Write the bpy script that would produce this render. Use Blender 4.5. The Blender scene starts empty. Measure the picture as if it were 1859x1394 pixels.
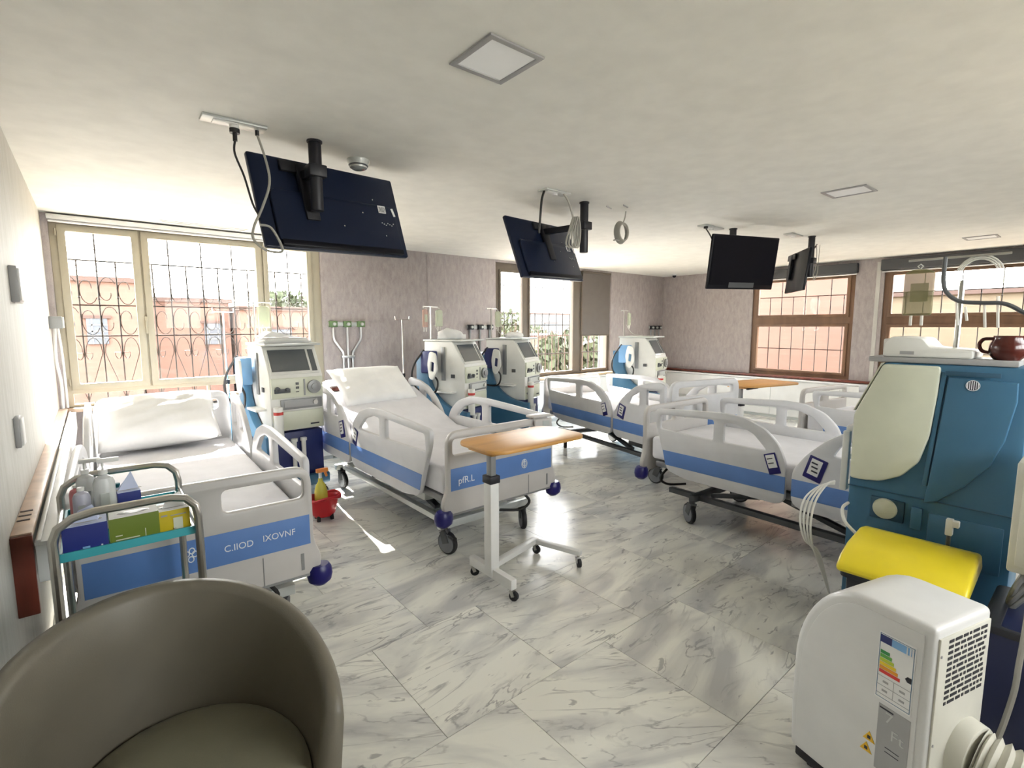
import bpy, bmesh, math, random
from mathutils import Vector, Matrix, Euler
random.seed(7)
PI = math.pi
R = math.radians
scene = bpy.context.scene
C = scene.collection

# ------------------------------------------------------------------ camera, world, sun, exposure
CAM_H = 1.5
FPX = 913.3
cam_d = bpy.data.cameras.new('camera'); cam = bpy.data.objects.new('camera', cam_d); C.objects.link(cam)
cam_d.sensor_width = 36.0; cam_d.lens = FPX / 1859.0 * 36.0; cam_d.clip_start = 0.02; cam_d.clip_end = 400
_r = Vector((0.76880, -0.63949, -0.00213)); _d = Vector((-0.07441, -0.08616, -0.99350)); _f = Vector((0.63514, 0.76396, -0.11382))
M = Matrix((( _r.x, -_d.x, -_f.x, 0.0), (_r.y, -_d.y, -_f.y, 0.0), (_r.z, -_d.z, -_f.z, CAM_H), (0, 0, 0, 1)))
cam.matrix_world = M
scene.camera = cam

world = bpy.data.worlds.new('sky_world'); scene.world = world; world.use_nodes = True
wn = world.node_tree.nodes; wl = world.node_tree.links; wn.clear()
wo = wn.new('ShaderNodeOutputWorld'); wb = wn.new('ShaderNodeBackground'); ws = wn.new('ShaderNodeTexSky')
ws.sky_type = 'NISHITA'; ws.sun_disc = False; ws.sun_elevation = R(38); ws.sun_rotation = R(5); ws.dust_density = 2.0; ws.air_density = 1.0
wm = wn.new('ShaderNodeMix'); wm.data_type = 'RGBA'; wm.inputs[0].default_value = 0.72
wm.inputs[7].default_value = (16, 16, 15.4, 1)
wl.new(ws.outputs[0], wm.inputs[6]); wl.new(wm.outputs[2], wb.inputs[0]); wl.new(wb.outputs[0], wo.inputs[0])
wb.inputs[1].default_value = 1.0

sun_d = bpy.data.lights.new('sun', 'SUN'); sun_d.energy = 40.0; sun_d.angle = R(0.6); sun_d.color = (1.0, 0.95, 0.87)
sun = bpy.data.objects.new('sun', sun_d); C.objects.link(sun)
_sd = Vector((0.10, 1.0, 0)).normalized() * math.cos(R(38)) + Vector((0, 0, math.sin(R(38))))
sun.rotation_euler = _sd.to_track_quat('Z', 'Y').to_euler(); sun.location = (2, 20, 20)

def portal(name, loc, rot, sx, sy):
    d = bpy.data.lights.new(name, 'AREA'); d.shape = 'RECTANGLE'; d.size = sx; d.size_y = sy; d.cycles.is_portal = True
    o = bpy.data.objects.new(name, d); C.objects.link(o); o.location = loc; o.rotation_euler = rot
portal('daylight_portal', (0.9, 5.97, 1.6), (R(-90), 0, 0), 2.3, 1.6)
portal('daylight_portal', (5.8, 5.97, 1.56), (R(-90), 0, 0), 2.6, 1.7)
portal('daylight_portal', (8.87, 3.3, 1.5), (0, R(90), 0), 1.6, 1.5)
portal('daylight_portal', (8.87, 0.7, 1.5), (0, R(90), 0), 1.6, 3.0)

portal('daylight_portal', (2.8, -1.75, 1.85), (R(90), 0, 0), 3.3, 0.95)  # portal for the added fill window behind the viewer

vs = scene.view_settings
vs.view_transform = 'Standard'; vs.look = 'None'; vs.gamma = 1.0; vs.use_curve_mapping = False; vs.exposure = 0.72
scene.cycles.max_bounces = 6; scene.cycles.diffuse_bounces = 4; scene.cycles.glossy_bounces = 3; scene.cycles.adaptive_threshold = 0.08; scene.cycles.adaptive_min_samples = 16
scene.cycles.transparent_max_bounces = 12; scene.cycles.sample_clamp_indirect = 8.0
scene.cycles.caustics_reflective = False; scene.cycles.caustics_refractive = False

# ------------------------------------------------------------------ materials
MATS = {}
def mat(name, col, rough=0.5, metal=0.0, noise=0.0, nscale=8.0, bump=0.0, bscale=60.0, spec=0.5, coat=0.0, stretch=None):
    if name in MATS: return MATS[name]
    m = bpy.data.materials.new(name); m.use_nodes = True; nt = m.node_tree; n = nt.nodes; l = nt.links
    b = n['Principled BSDF']
    b.inputs['Base Color'].default_value = (*col, 1); b.inputs['Roughness'].default_value = rough; b.inputs['Metallic'].default_value = metal
    b.inputs['Specular IOR Level'].default_value = spec; b.inputs['Coat Weight'].default_value = coat
    tc = n.new('ShaderNodeTexCoord'); mp = n.new('ShaderNodeMapping'); l.new(tc.outputs['Object'], mp.inputs[0])
    if stretch: mp.inputs['Scale'].default_value = stretch
    nz = n.new('ShaderNodeTexNoise'); nz.inputs['Scale'].default_value = nscale; nz.inputs['Detail'].default_value = 4; l.new(mp.outputs[0], nz.inputs[0])
    a = max(noise, 0.04)
    rp = n.new('ShaderNodeValToRGB'); rp.color_ramp.elements[0].position = 0.3; rp.color_ramp.elements[1].position = 0.7
    rp.color_ramp.elements[0].color = (*[max(0, c * (1 - a)) for c in col], 1); rp.color_ramp.elements[1].color = (*[min(1, c * (1 + a)) for c in col], 1)
    l.new(nz.outputs[0], rp.inputs[0]); l.new(rp.outputs[0], b.inputs['Base Color'])
    if bump:
        n2 = n.new('ShaderNodeTexNoise'); n2.inputs['Scale'].default_value = bscale; n2.inputs['Detail'].default_value = 3; l.new(mp.outputs[0], n2.inputs[0])
        bp = n.new('ShaderNodeBump'); bp.inputs['Strength'].default_value = bump; bp.inputs['Distance'].default_value = 0.01
        l.new(n2.outputs[0], bp.inputs['Height']); l.new(bp.outputs[0], b.inputs['Normal'])
    MATS[name] = m; return m

def glass_mat(name, tint=(1, 1, 1), gloss=0.06):
    if name in MATS: return MATS[name]
    m = bpy.data.materials.new(name); m.use_nodes = True; n = m.node_tree.nodes; l = m.node_tree.links; n.clear()
    o = n.new('ShaderNodeOutputMaterial'); mx = n.new('ShaderNodeMixShader'); t = n.new('ShaderNodeBsdfTransparent'); g = n.new('ShaderNodeBsdfGlossy')
    t.inputs[0].default_value = (*tint, 1); g.inputs['Roughness'].default_value = 0.02
    lw = n.new('ShaderNodeLayerWeight'); lw.inputs[0].default_value = 0.12
    ma = n.new('ShaderNodeMath'); ma.operation = 'MULTIPLY_ADD'; ma.inputs[1].default_value = 0.12; ma.inputs[2].default_value = gloss * 0.1
    l.new(lw.outputs['Fresnel'], ma.inputs[0]); l.new(ma.outputs[0], mx.inputs[0]); l.new(t.outputs[0], mx.inputs[1]); l.new(g.outputs[0], mx.inputs[2]); l.new(mx.outputs[0], o.inputs[0])
    MATS[name] = m; return m

def plastic_clear(name, col, alpha=0.5):
    if name in MATS: return MATS[name]
    m = bpy.data.materials.new(name); m.use_nodes = True; n = m.node_tree.nodes; l = m.node_tree.links
    b = n['Principled BSDF']; b.inputs['Base Color'].default_value = (*col, 1); b.inputs['Roughness'].default_value = 0.25
    t = n.new('ShaderNodeBsdfTransparent'); mx = n.new('ShaderNodeMixShader'); mx.inputs[0].default_value = alpha
    l.new(t.outputs[0], mx.inputs[1]); l.new(b.outputs[0], mx.inputs[2]); l.new(mx.outputs[0], n['Material Output'].inputs[0])
    MATS[name] = m; return m

def marble_mat():
    m = bpy.data.materials.new('marble_tile'); m.use_nodes = True; n = m.node_tree.nodes; l = m.node_tree.links; b = n['Principled BSDF']
    tc = n.new('ShaderNodeTexCoord'); oi = n.new('ShaderNodeObjectInfo')
    cx = n.new('ShaderNodeVectorMath'); cx.operation = 'SCALE'; cx.inputs[0].default_value = (37, 71, 13); l.new(oi.outputs['Random'], cx.inputs['Scale'])
    ad = n.new('ShaderNodeVectorMath'); l.new(tc.outputs['Object'], ad.inputs[0]); l.new(cx.outputs[0], ad.inputs[1])
    # each slab was cut with its own vein direction
    vr = n.new('ShaderNodeVectorRotate'); vr.rotation_type = 'Z_AXIS'; l.new(ad.outputs[0], vr.inputs['Vector'])
    an = n.new('ShaderNodeMath'); an.operation = 'MULTIPLY_ADD'; an.inputs[1].default_value = 0.9; an.inputs[2].default_value = -0.25; l.new(oi.outputs['Random'], an.inputs[0]); l.new(an.outputs[0], vr.inputs['Angle'])
    mp = n.new('ShaderNodeMapping'); mp.inputs['Scale'].default_value = (1.0, 3.2, 1.0); l.new(vr.outputs[0], mp.inputs[0])
    def noise(sc, det, dist=0.0, src=mp):
        z = n.new('ShaderNodeTexNoise'); z.inputs['Scale'].default_value = sc; z.inputs['Detail'].default_value = det; z.inputs['Distortion'].default_value = dist; l.new(src.outputs[0], z.inputs[0]); return z
    def ramp(src, p0, c0, p1, c1):
        r = n.new('ShaderNodeValToRGB'); e = r.color_ramp.elements; e[0].position = p0; e[0].color = (*c0, 1); e[1].position = p1; e[1].color = (*c1, 1); l.new(src.outputs[0], r.inputs[0]); return r
    soft = ramp(noise(1.5, 5, 0.8), 0.34, (0.50, 0.50, 0.495), 0.56, (0.80, 0.795, 0.73))
    nv = noise(1.9, 6, 1.6)
    sub = n.new('ShaderNodeMath'); sub.operation = 'SUBTRACT'; sub.inputs[1].default_value = 0.5; l.new(nv.outputs[0], sub.inputs[0])
    ab = n.new('ShaderNodeMath'); ab.operation = 'ABSOLUTE'; l.new(sub.outputs[0], ab.inputs[0])
    vein = ramp(ab, 0.0, (1, 1, 1), 0.026, (0, 0, 0))
    msk = ramp(noise(3.1, 2, 0.2), 0.42, (0, 0, 0), 0.66, (1, 1, 1))
    vm = n.new('ShaderNodeMath'); vm.operation = 'MULTIPLY'; l.new(vein.outputs[0], vm.inputs[0]); l.new(msk.outputs[0], vm.inputs[1])
    fleck = ramp(noise(9.0, 3, 0.6), 0.655, (0, 0, 0), 0.70, (0.75, 0.75, 0.75))
    mx = n.new('ShaderNodeMath'); mx.operation = 'MAXIMUM'; l.new(vm.outputs[0], mx.inputs[0]); l.new(fleck.outputs[0], mx.inputs[1])
    mm = n.new('ShaderNodeMath'); mm.operation = 'MULTIPLY'; mm.inputs[1].default_value = 0.75; l.new(mx.outputs[0], mm.inputs[0])
    mix = n.new('ShaderNodeMix'); mix.data_type = 'RGBA'; l.new(mm.outputs[0], mix.inputs[0]); l.new(soft.outputs[0], mix.inputs[6]); mix.inputs[7].default_value = (0.20, 0.195, 0.205, 1)
    l.new(mix.outputs[2], b.inputs['Base Color'])
    b.inputs['Roughness'].default_value = 0.2; b.inputs['Specular IOR Level'].default_value = 0.5
    return m

def wall_mat(name, c0, c1, crack, vert):
    m = bpy.data.materials.new(name); m.use_nodes = True; n = m.node_tree.nodes; l = m.node_tree.links; b = n['Principled BSDF']
    tc = n.new('ShaderNodeTexCoord'); mp = n.new('ShaderNodeMapping'); mp.inputs['Scale'].default_value = (6, 6, vert); l.new(tc.outputs['Object'], mp.inputs[0])
    z = n.new('ShaderNodeTexNoise'); z.inputs['Scale'].default_value = 4; z.inputs['Detail'].default_value = 6; z.inputs['Distortion'].default_value = 0.6; l.new(mp.outputs[0], z.inputs[0])
    r = n.new('ShaderNodeValToRGB'); e = r.color_ramp.elements; e[0].position = 0.32; e[0].color = (*c0, 1); e[1].position = 0.68; e[1].color = (*c1, 1); l.new(z.outputs[0], r.inputs[0])
    v = n.new('ShaderNodeTexVoronoi'); v.feature = 'DISTANCE_TO_EDGE'; v.inputs['Scale'].default_value = 9
    w = n.new('ShaderNodeVectorMath'); w.operation = 'ADD'; zz = n.new('ShaderNodeTexNoise'); zz.inputs['Scale'].default_value = 3; l.new(mp.outputs[0], zz.inputs[0]); l.new(mp.outputs[0], w.inputs[0]); l.new(zz.outputs['Color'], w.inputs[1]); l.new(w.outputs[0], v.inputs['Vector'])
    r2 = n.new('ShaderNodeValToRGB'); e = r2.color_ramp.elements; e[0].position = 0.0; e[0].color = (1 - crack,) * 3 + (1,); e[1].position = 0.06; e[1].color = (1, 1, 1, 1); l.new(v.outputs[0], r2.inputs[0])
    mx = n.new('ShaderNodeMix'); mx.data_type = 'RGBA'; mx.blend_type = 'MULTIPLY'; mx.inputs[0].default_value = 1.0; l.new(r.outputs[0], mx.inputs[6]); l.new(r2.outputs[0], mx.inputs[7])
    l.new(mx.outputs[2], b.inputs['Base Color']); b.inputs['Roughness'].default_value = 0.7
    bp = n.new('ShaderNodeBump'); bp.inputs['Strength'].default_value = 0.4; bp.inputs['Distance'].default_value = 0.004; l.new(r2.outputs[0], bp.inputs['Height']); l.new(bp.outputs[0], b.inputs['Normal'])
    return m

def facade_mat(name, c0, c1, sc=1.0):
    m = bpy.data.materials.new(name); m.use_nodes = True; n = m.node_tree.nodes; l = m.node_tree.links; b = n['Principled BSDF']
    tc = n.new('ShaderNodeTexCoord'); mp = n.new('ShaderNodeMapping'); mp.inputs['Rotation'].default_value = (R(90), 0, 0); l.new(tc.outputs['Object'], mp.inputs[0])
    br = n.new('ShaderNodeTexBrick'); br.inputs['Scale'].default_value = 2.2 * sc; br.inputs['Color1'].default_value = (*c0, 1); br.inputs['Color2'].default_value = (*c1, 1); br.inputs['Mortar'].default_value = (*[x * 1.12 for x in c1], 1); br.inputs['Mortar Size'].default_value = 0.012
    z = n.new('ShaderNodeTexNoise'); z.inputs['Scale'].default_value = 1.3; z.inputs['Detail'].default_value = 5; l.new(tc.outputs['Object'], z.inputs[0])
    mx = n.new('ShaderNodeMix'); mx.data_type = 'RGBA'; mx.blend_type = 'MULTIPLY'; mx.inputs[0].default_value = 0.35
    l.new(mp.outputs[0], br.inputs[0]); l.new(br.outputs[0], mx.inputs[6]); l.new(z.outputs[0], mx.inputs[7]); l.new(mx.outputs[2], b.inputs['Base Color']); b.inputs['Roughness'].default_value = 0.9
    return m

M_FLOOR = marble_mat()
M_GROUT = mat('floor_grout', (0.36, 0.36, 0.34), 0.6)
M_WALL = wall_mat('mauve_vinyl_wall', (0.36, 0.315, 0.305), (0.45, 0.40, 0.385), 0.16, 2.2)
M_WALLL = wall_mat('pale_vinyl_wall', (0.52, 0.51, 0.465), (0.60, 0.59, 0.55), 0.08, 0.8)
M_CEIL = mat('ceiling_paint', (0.84, 0.835, 0.785), 0.8, noise=0.01)
M_WALLF = mat('plain_wall_paint', (0.62, 0.60, 0.56), 0.8)
M_TAN = mat('tan_window_frame', (0.40, 0.36, 0.27), 0.5)
M_DARKF = mat('dark_bronze_frame', (0.13, 0.105, 0.08), 0.45)
M_BRNF = mat('brown_wood_frame', (0.20, 0.11, 0.06), 0.45, noise=0.25, nscale=6, stretch=(1, 1, 0.15))
M_GLASS = glass_mat('window_glass')
M_LEDGE = mat('terracotta_ledge', (0.62, 0.46, 0.35), 0.35, noise=0.15, nscale=10)
M_MAHO = mat('mahogany_board', (0.16, 0.035, 0.02), 0.35, noise=0.35, nscale=9, stretch=(1, 1, 0.2))
M_WHITE = mat('white_enamel', (0.72, 0.72, 0.70), 0.35)
M_LWOOD = mat('light_wood_sill', (0.55, 0.40, 0.25), 0.4, noise=0.15)
M_BLINDD = mat('dark_blind_cassette', (0.07, 0.072, 0.075), 0.5)
M_BLINDB = mat('taupe_blind_fabric', (0.15, 0.13, 0.115), 0.8, bump=0.2, bscale=300)
M_ALU = mat('brushed_aluminium', (0.62, 0.62, 0.62), 0.35, 0.9)
M_STEEL = mat('tube_steel', (0.50, 0.49, 0.46), 0.28, 1.0)
M_CHROME = mat('chrome', (0.75, 0.75, 0.74), 0.12, 1.0)
M_IRON = mat('wrought_iron', (0.02, 0.014, 0.012), 0.6)
M_BEDG = mat('bed_grey_plastic', (0.50, 0.48, 0.46), 0.4, noise=0.02)
M_BEDW = mat('bed_white_plastic', (0.60, 0.60, 0.61), 0.4, noise=0.02)
M_STRIPE = mat('bed_blue_stripe', (0.105, 0.215, 0.50), 0.4)
M_NAVY = mat('navy_bumper', (0.008, 0.006, 0.12), 0.35)
M_DGREY = mat('dark_grey_metal', (0.075, 0.08, 0.085), 0.45)
M_MGREY = mat('mid_grey_metal', (0.26, 0.265, 0.265), 0.4, 0.3)
M_LGREY = mat('light_grey_metal', (0.50, 0.52, 0.50), 0.35, 0.2)
M_RUB = mat('black_rubber', (0.012, 0.012, 0.014), 0.55)
M_WHEEL = mat('grey_wheel_disc', (0.20, 0.21, 0.225), 0.45)
M_SHEET = mat('white_sheet', (0.76, 0.76, 0.80), 0.9, noise=0.02, bump=0.35, bscale=9)
M_PILLOW = mat('white_pillow_cotton', (0.84, 0.84, 0.83), 0.9, noise=0.02, bump=0.5, bscale=7)
M_ORANGE = mat('orange_wood_laminate', (0.56, 0.29, 0.08), 0.42, noise=0.12, nscale=5, stretch=(0.3, 3, 1))
M_BLK = mat('glossy_black_plastic', (0.005, 0.005, 0.008), 0.35, spec=0.15)
M_TVB = mat('navy_black_tv_back', (0.006, 0.011, 0.03), 0.3, spec=0.3)
M_TVP = mat('matt_black_metal', (0.01, 0.01, 0.014), 0.5)
M_CABLE = mat('grey_cable', (0.33, 0.32, 0.28), 0.5)
M_CABLEB = mat('black_cable', (0.015, 0.014, 0.014), 0.5)
M_CABLEW = mat('white_cable', (0.68, 0.68, 0.64), 0.45)
M_CREAM = mat('cream_machine_shell', (0.60, 0.62, 0.50), 0.35)
M_MWHITE = mat('white_machine_shell', (0.72, 0.72, 0.68), 0.35)
M_MBLUE = mat('steel_blue_machine_shell', (0.048, 0.145, 0.245), 0.38)
M_MBLUED = mat('dark_steel_blue', (0.03, 0.09, 0.155), 0.45)
M_MNAVY = mat('navy_machine_base', (0.02, 0.03, 0.14), 0.4)
M_LBLUE = mat('pale_blue_plastic', (0.20, 0.40, 0.66), 0.4)
M_SCREEN = mat('grey_screen', (0.095, 0.105, 0.11), 0.18)
M_SCREENB = mat('screen_bezel', (0.66, 0.66, 0.62), 0.3)
M_TAUPE = mat('taupe_leatherette', (0.15, 0.135, 0.102), 0.45, noise=0.05, bump=0.05, bscale=250)
M_SEAT = mat('olive_grey_leatherette', (0.21, 0.20, 0.14), 0.45, noise=0.05, bump=0.05, bscale=250)
M_CYAN = mat('cyan_tray', (0.05, 0.36, 0.42), 0.3)
M_YEL = mat('yellow_lid', (0.74, 0.60, 0.02), 0.3)
M_BINB = mat('black_bin_plastic', (0.015, 0.016, 0.022), 0.45)
M_BINN = mat('navy_plastic', (0.012, 0.017, 0.06), 0.4)
M_RED = mat('red_plastic', (0.50, 0.012, 0.02), 0.35)
M_YBOT = plastic_clear('yellow_bottle', (0.75, 0.68, 0.10), 0.8)
M_BROWNJ = mat('brown_jug_ceramic', (0.075, 0.014, 0.01), 0.2)
M_BAG = plastic_clear('clear_bag_plastic', (0.62, 0.68, 0.50), 0.45)
M_TUBE = plastic_clear('clear_tube', (0.75, 0.74, 0.68), 0.65)
M_GREENF = mat('green_outlet', (0.12, 0.20, 0.08), 0.5)
M_RDOT = mat('red_mark', (0.55, 0.05, 0.04), 0.5)
M_BOXB = mat('blue_carton', (0.012, 0.025, 0.20), 0.5)
M_BOXG = mat('green_carton', (0.14, 0.20, 0.02), 0.5)
M_BOXY = mat('yellow_carton', (0.55, 0.43, 0.01), 0.5)
M_PAPER = mat('white_paper', (0.75, 0.75, 0.74), 0.8)
M_TISSUE = mat('tissue_blue_white', (0.52, 0.57, 0.75), 0.8)
M_TEALB = mat('teal_bottle', (0.02, 0.20, 0.26), 0.35)
M_PINK = mat('pink_bottle', (0.55, 0.18, 0.20), 0.4)
M_BOTW = plastic_clear('frosted_bottle', (0.64, 0.66, 0.66), 0.8)
M_LED = None
M_ACW = mat('ac_white_plastic', (0.66, 0.66, 0.65), 0.32)
M_ACB = mat('ac_cream_back', (0.62, 0.61, 0.54), 0.4)
M_VENT = mat('dark_vent', (0.03, 0.03, 0.035), 0.6)
M_GREYP = mat('grey_plate', (0.34, 0.34, 0.34), 0.4)
M_INK = mat('dark_ink', (0.02, 0.02, 0.03), 0.6)
M_WINK = mat('white_ink', (0.75, 0.77, 0.80), 0.6)
M_FACR = facade_mat('salmon_brick', (0.128, 0.070, 0.053), (0.142, 0.079, 0.060))
M_FACO = facade_mat('cream_brick', (0.125, 0.098, 0.066), (0.137, 0.107, 0.072))
M_FACG = mat('pale_grey_render', (0.10, 0.105, 0.11), 0.9, noise=0.1)
M_EWIN = mat('outdoor_window', (0.05, 0.06, 0.075), 0.2)
M_EROOF = mat('roof_coping', (0.05, 0.028, 0.022), 0.8)
M_GROUND = mat('dry_ground', (0.30, 0.26, 0.21), 0.95, noise=0.25, nscale=0.6)
M_LEAF = mat('tree_leaves', (0.035, 0.045, 0.02), 0.8, noise=0.4, nscale=5)
M_BARK = mat('tree_bark', (0.06, 0.045, 0.03), 0.9)
def led_mat():
    m = bpy.data.materials.new('led_diffuser'); m.use_nodes = True; n = m.node_tree.nodes; l = m.node_tree.links; b = n['Principled BSDF']
    z = n.new('ShaderNodeTexNoise'); z.inputs['Scale'].default_value = 3; r = n.new('ShaderNodeValToRGB'); r.color_ramp.elements[0].color = (0.74, 0.75, 0.74, 1); r.color_ramp.elements[1].color = (0.78, 0.79, 0.78, 1); l.new(z.outputs[0], r.inputs[0]); l.new(r.outputs[0], b.inputs['Base Color'])
    b.inputs['Emission Color'].default_value = (1, 0.98, 0.94, 1); b.inputs['Emission Strength'].default_value = 0.06; return m
M_LED = led_mat()

# ------------------------------------------------------------------ mesh helpers
class MB:
    def __init__(s): s.v = []; s.f = []
    def add(s, vs, fs):
        o = len(s.v); s.v += [tuple(v) for v in vs]; s.f += [tuple(i + o for i in f) for f in fs]; return s
    def box(s, c, d, rot=None):
        hx, hy, hz = d[0] / 2, d[1] / 2, d[2] / 2
        P = [Vector((x, y, z)) for x in (-hx, hx) for y in (-hy, hy) for z in (-hz, hz)]
        if rot: e = Euler(rot).to_matrix(); P = [e @ p for p in P]
        P = [p + Vector(c) for p in P]
        return s.add(P, [(0, 1, 3, 2), (4, 6, 7, 5), (0, 4, 5, 1), (2, 3, 7, 6), (0, 2, 6, 4), (1, 5, 7, 3)])
    def bar(s, a, b, w, h=None):
        a = Vector(a); b = Vector(b); d = b - a; L = d.length; q = d.to_track_quat('Z', 'Y').to_matrix(); h = h or w
        P = [a + q @ Vector((x, y, z)) for x in (-w / 2, w / 2) for y in (-h / 2, h / 2) for z in (0, L)]
        return s.add(P, [(0, 1, 3, 2), (4, 6, 7, 5), (0, 4, 5, 1), (2, 3, 7, 6), (0, 2, 6, 4), (1, 5, 7, 3)])
    def cyl(s, a, b, r0, r1=None, n=16):
        r1 = r0 if r1 is None else r1
        a = Vector(a); b = Vector(b); q = (b - a).to_track_quat('Z', 'Y').to_matrix()
        P = []
        for k in range(n):
            t = 2 * PI * k / n; u = q @ Vector((math.cos(t), math.sin(t), 0)); P += [a + u * r0, b + u * r1]
        F = [(2 * k, 2 * ((k + 1) % n), 2 * ((k + 1) % n) + 1, 2 * k + 1) for k in range(n)]
        F += [tuple(2 * k for k in reversed(range(n))), tuple(2 * k + 1 for k in range(n))]
        return s.add(P, F)
    def tube(s, pts, r, n=8, closed=False):
        pts = [Vector(p) for p in pts]; m = len(pts); P = []; up = None
        for i, p in enumerate(pts):
            if closed: t = pts[(i + 1) % m] - pts[i - 1]
            else: t = pts[min(i + 1, m - 1)] - pts[max(i - 1, 0)]
            if t.length < 1e-9: t = Vector((0, 0, 1))
            t.normalize()
            if up is None:
                up = Vector((0, 0, 1)) if abs(t.z) < 0.9 else Vector((1, 0, 0))
            up = (up - t * up.dot(t))
            if up.length < 1e-6: up = t.orthogonal()
            up.normalize(); w = t.cross(up)
            rr = r[i] if isinstance(r, (list, tuple)) else r
            for k in range(n):
                a = 2 * PI * k / n; P.append(p + (up * math.cos(a) + w * math.sin(a)) * rr)
        F = []
        for i in range(m if closed else m - 1):
            j = (i + 1) % m
            for k in range(n): F.append((i * n + k, i * n + (k + 1) % n, j * n + (k + 1) % n, j * n + k))
        if not closed: F += [tuple(reversed(range(n))), tuple((m - 1) * n + k for k in range(n))]
        return s.add(P, F)
    def lathe(s, prof, c=(0, 0, 0), n=24, sx=1.0, sy=1.0):
        P = []; m = len(prof)
        for (r, z) in prof:
            for k in range(n):
                a = 2 * PI * k / n; P.append((c[0] + r * math.cos(a) * sx, c[1] + r * math.sin(a) * sy, c[2] + z))
        F = [(i * n + k, i * n + (k + 1) % n, (i + 1) * n + (k + 1) % n, (i + 1) * n + k) for i in range(m - 1) for k in range(n)]
        if prof[0][0] > 1e-5: F.append(tuple(reversed(range(n))))
        if prof[-1][0] > 1e-5: F.append(tuple((m - 1) * n + k for k in range(n)))
        return s.add(P, F)
    def prism(s, poly, ax, a0, a1):
        # poly in the two other axes; ax in 'xyz'
        def mk(u, v, w): return {'x': (w, u, v), 'y': (u, w, v), 'z': (u, v, w)}[ax]
        n = len(poly); P = [mk(u, v, a0) for u, v in poly] + [mk(u, v, a1) for u, v in poly]
        return s.add(P, [tuple(range(n))[::-1], tuple(range(n, 2 * n))] + [(k, (k + 1) % n, n + (k + 1) % n, n + k) for k in range(n)])
    def mesh(s, name, bevel=0.0, seg=2, smooth=None):
        me = bpy.data.meshes.new(name); bm = bmesh.new()
        V = [bm.verts.new(v) for v in s.v]
        for f in s.f:
            try: bm.faces.new([V[i] for i in f])
            except ValueError: pass
        bmesh.ops.remove_doubles(bm, verts=bm.verts, dist=1e-6)
        bmesh.ops.recalc_face_normals(bm, faces=bm.faces)
        if bevel:
            es = [e for e in bm.edges if len(e.link_faces) == 2 and e.calc_face_angle(0) > 0.6]
            bmesh.ops.bevel(bm, geom=es, offset=bevel, segments=seg, affect='EDGES', profile=0.5, clamp_overlap=True)
        for e in bm.edges:
            if len(e.link_faces) == 2: e.smooth = e.calc_face_angle(0) < 0.62
        for f in bm.faces: f.smooth = any(e.smooth for e in f.edges)
        bm.to_mesh(me); bm.free(); me.update()
        return me
    def build(s, name, m, parent=None, bevel=0.0, seg=2, label=None):
        return link(name, s.mesh(name, bevel, seg), m, parent, label)

def link(name, me, m, parent=None, label=None):
    o = bpy.data.objects.new(name, me); C.objects.link(o)
    if m and not me.materials: me.materials.append(m)
    if parent: o.parent = parent
    if label: o['label'] = label
    return o

def rnd(poly, r, n=5):
    out = []; m = len(poly)
    for i in range(m):
        p = Vector(poly[i]).to_2d(); a = Vector(poly[i - 1]).to_2d(); b = Vector(poly[(i + 1) % m]).to_2d()
        rr = r[i] if isinstance(r, (list, tuple)) else r
        u = (a - p); v = (b - p); d = min(rr, u.length * 0.48, v.length * 0.48)
        if d < 1e-4: out.append(tuple(p)); continue
        u.normalize(); v.normalize(); p0 = p + u * d; p1 = p + v * d
        for k in range(n + 1):
            t = k / n; q = p0 * (1 - t) ** 2 + p * 2 * t * (1 - t) + p1 * t * t; out.append((q.x, q.y))
    return out

def cr(pts, n=6):
    P = [Vector(p) for p in pts]; out = []
    for i in range(len(P) - 1):
        a = P[max(i - 1, 0)]; b = P[i]; c = P[i + 1]; d = P[min(i + 2, len(P) - 1)]
        for k in range(n):
            t = k / n
            out.append(0.5 * ((2 * b) + (c - a) * t + (2 * a - 5 * b + 4 * c - d) * t * t + (-a + 3 * b - 3 * c + d) * t ** 3))
    out.append(P[-1]); return out

def slab(name, outline, holes, plane, a0, a1, m, parent=None, bev=0.006, label=None):
    """flat board with holes, rounded rims; plane 'x': outline in (y,z), 'y': (x,z), 'z': (x,y)"""
    cu = bpy.data.curves.new(name, 'CURVE'); cu.dimensions = '2D'; cu.fill_mode = 'BOTH'
    th = abs(a1 - a0); bev = min(bev, th * 0.45)
    cu.extrude = th / 2 - bev; cu.bevel_depth = bev; cu.bevel_resolution = 1; cu.offset = -bev
    for poly in [outline] + list(holes):
        sp = cu.splines.new('POLY'); sp.points.add(len(poly) - 1)
        for k, p in enumerate(poly): sp.points[k].co = (p[0], p[1], 0, 1)
        sp.use_cyclic_u = True
    ob = bpy.data.objects.new(name, cu); me = bpy.data.meshes.new_from_object(ob); bpy.data.objects.remove(ob); bpy.data.curves.remove(cu)
    mid = (a0 + a1) / 2
    for v in me.vertices:
        u, w, t = v.co
        v.co = {'x': (mid + t, u, w), 'y': (u, mid + t, w), 'z': (u, w, mid + t)}[plane]
    bm = bmesh.new(); bm.from_mesh(me); bmesh.ops.remove_doubles(bm, verts=bm.verts, dist=1e-5); bmesh.ops.recalc_face_normals(bm, faces=bm.faces)
    for e in bm.edges:
        if len(e.link_faces) == 2: e.smooth = e.calc_face_angle(0) < 0.7
    for f in bm.faces: f.smooth = any(e.smooth for e in f.edges)
    bm.to_mesh(me); bm.free(); me.name = name
    me.materials.clear()
    return link(name, me, m, parent, label)

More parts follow.
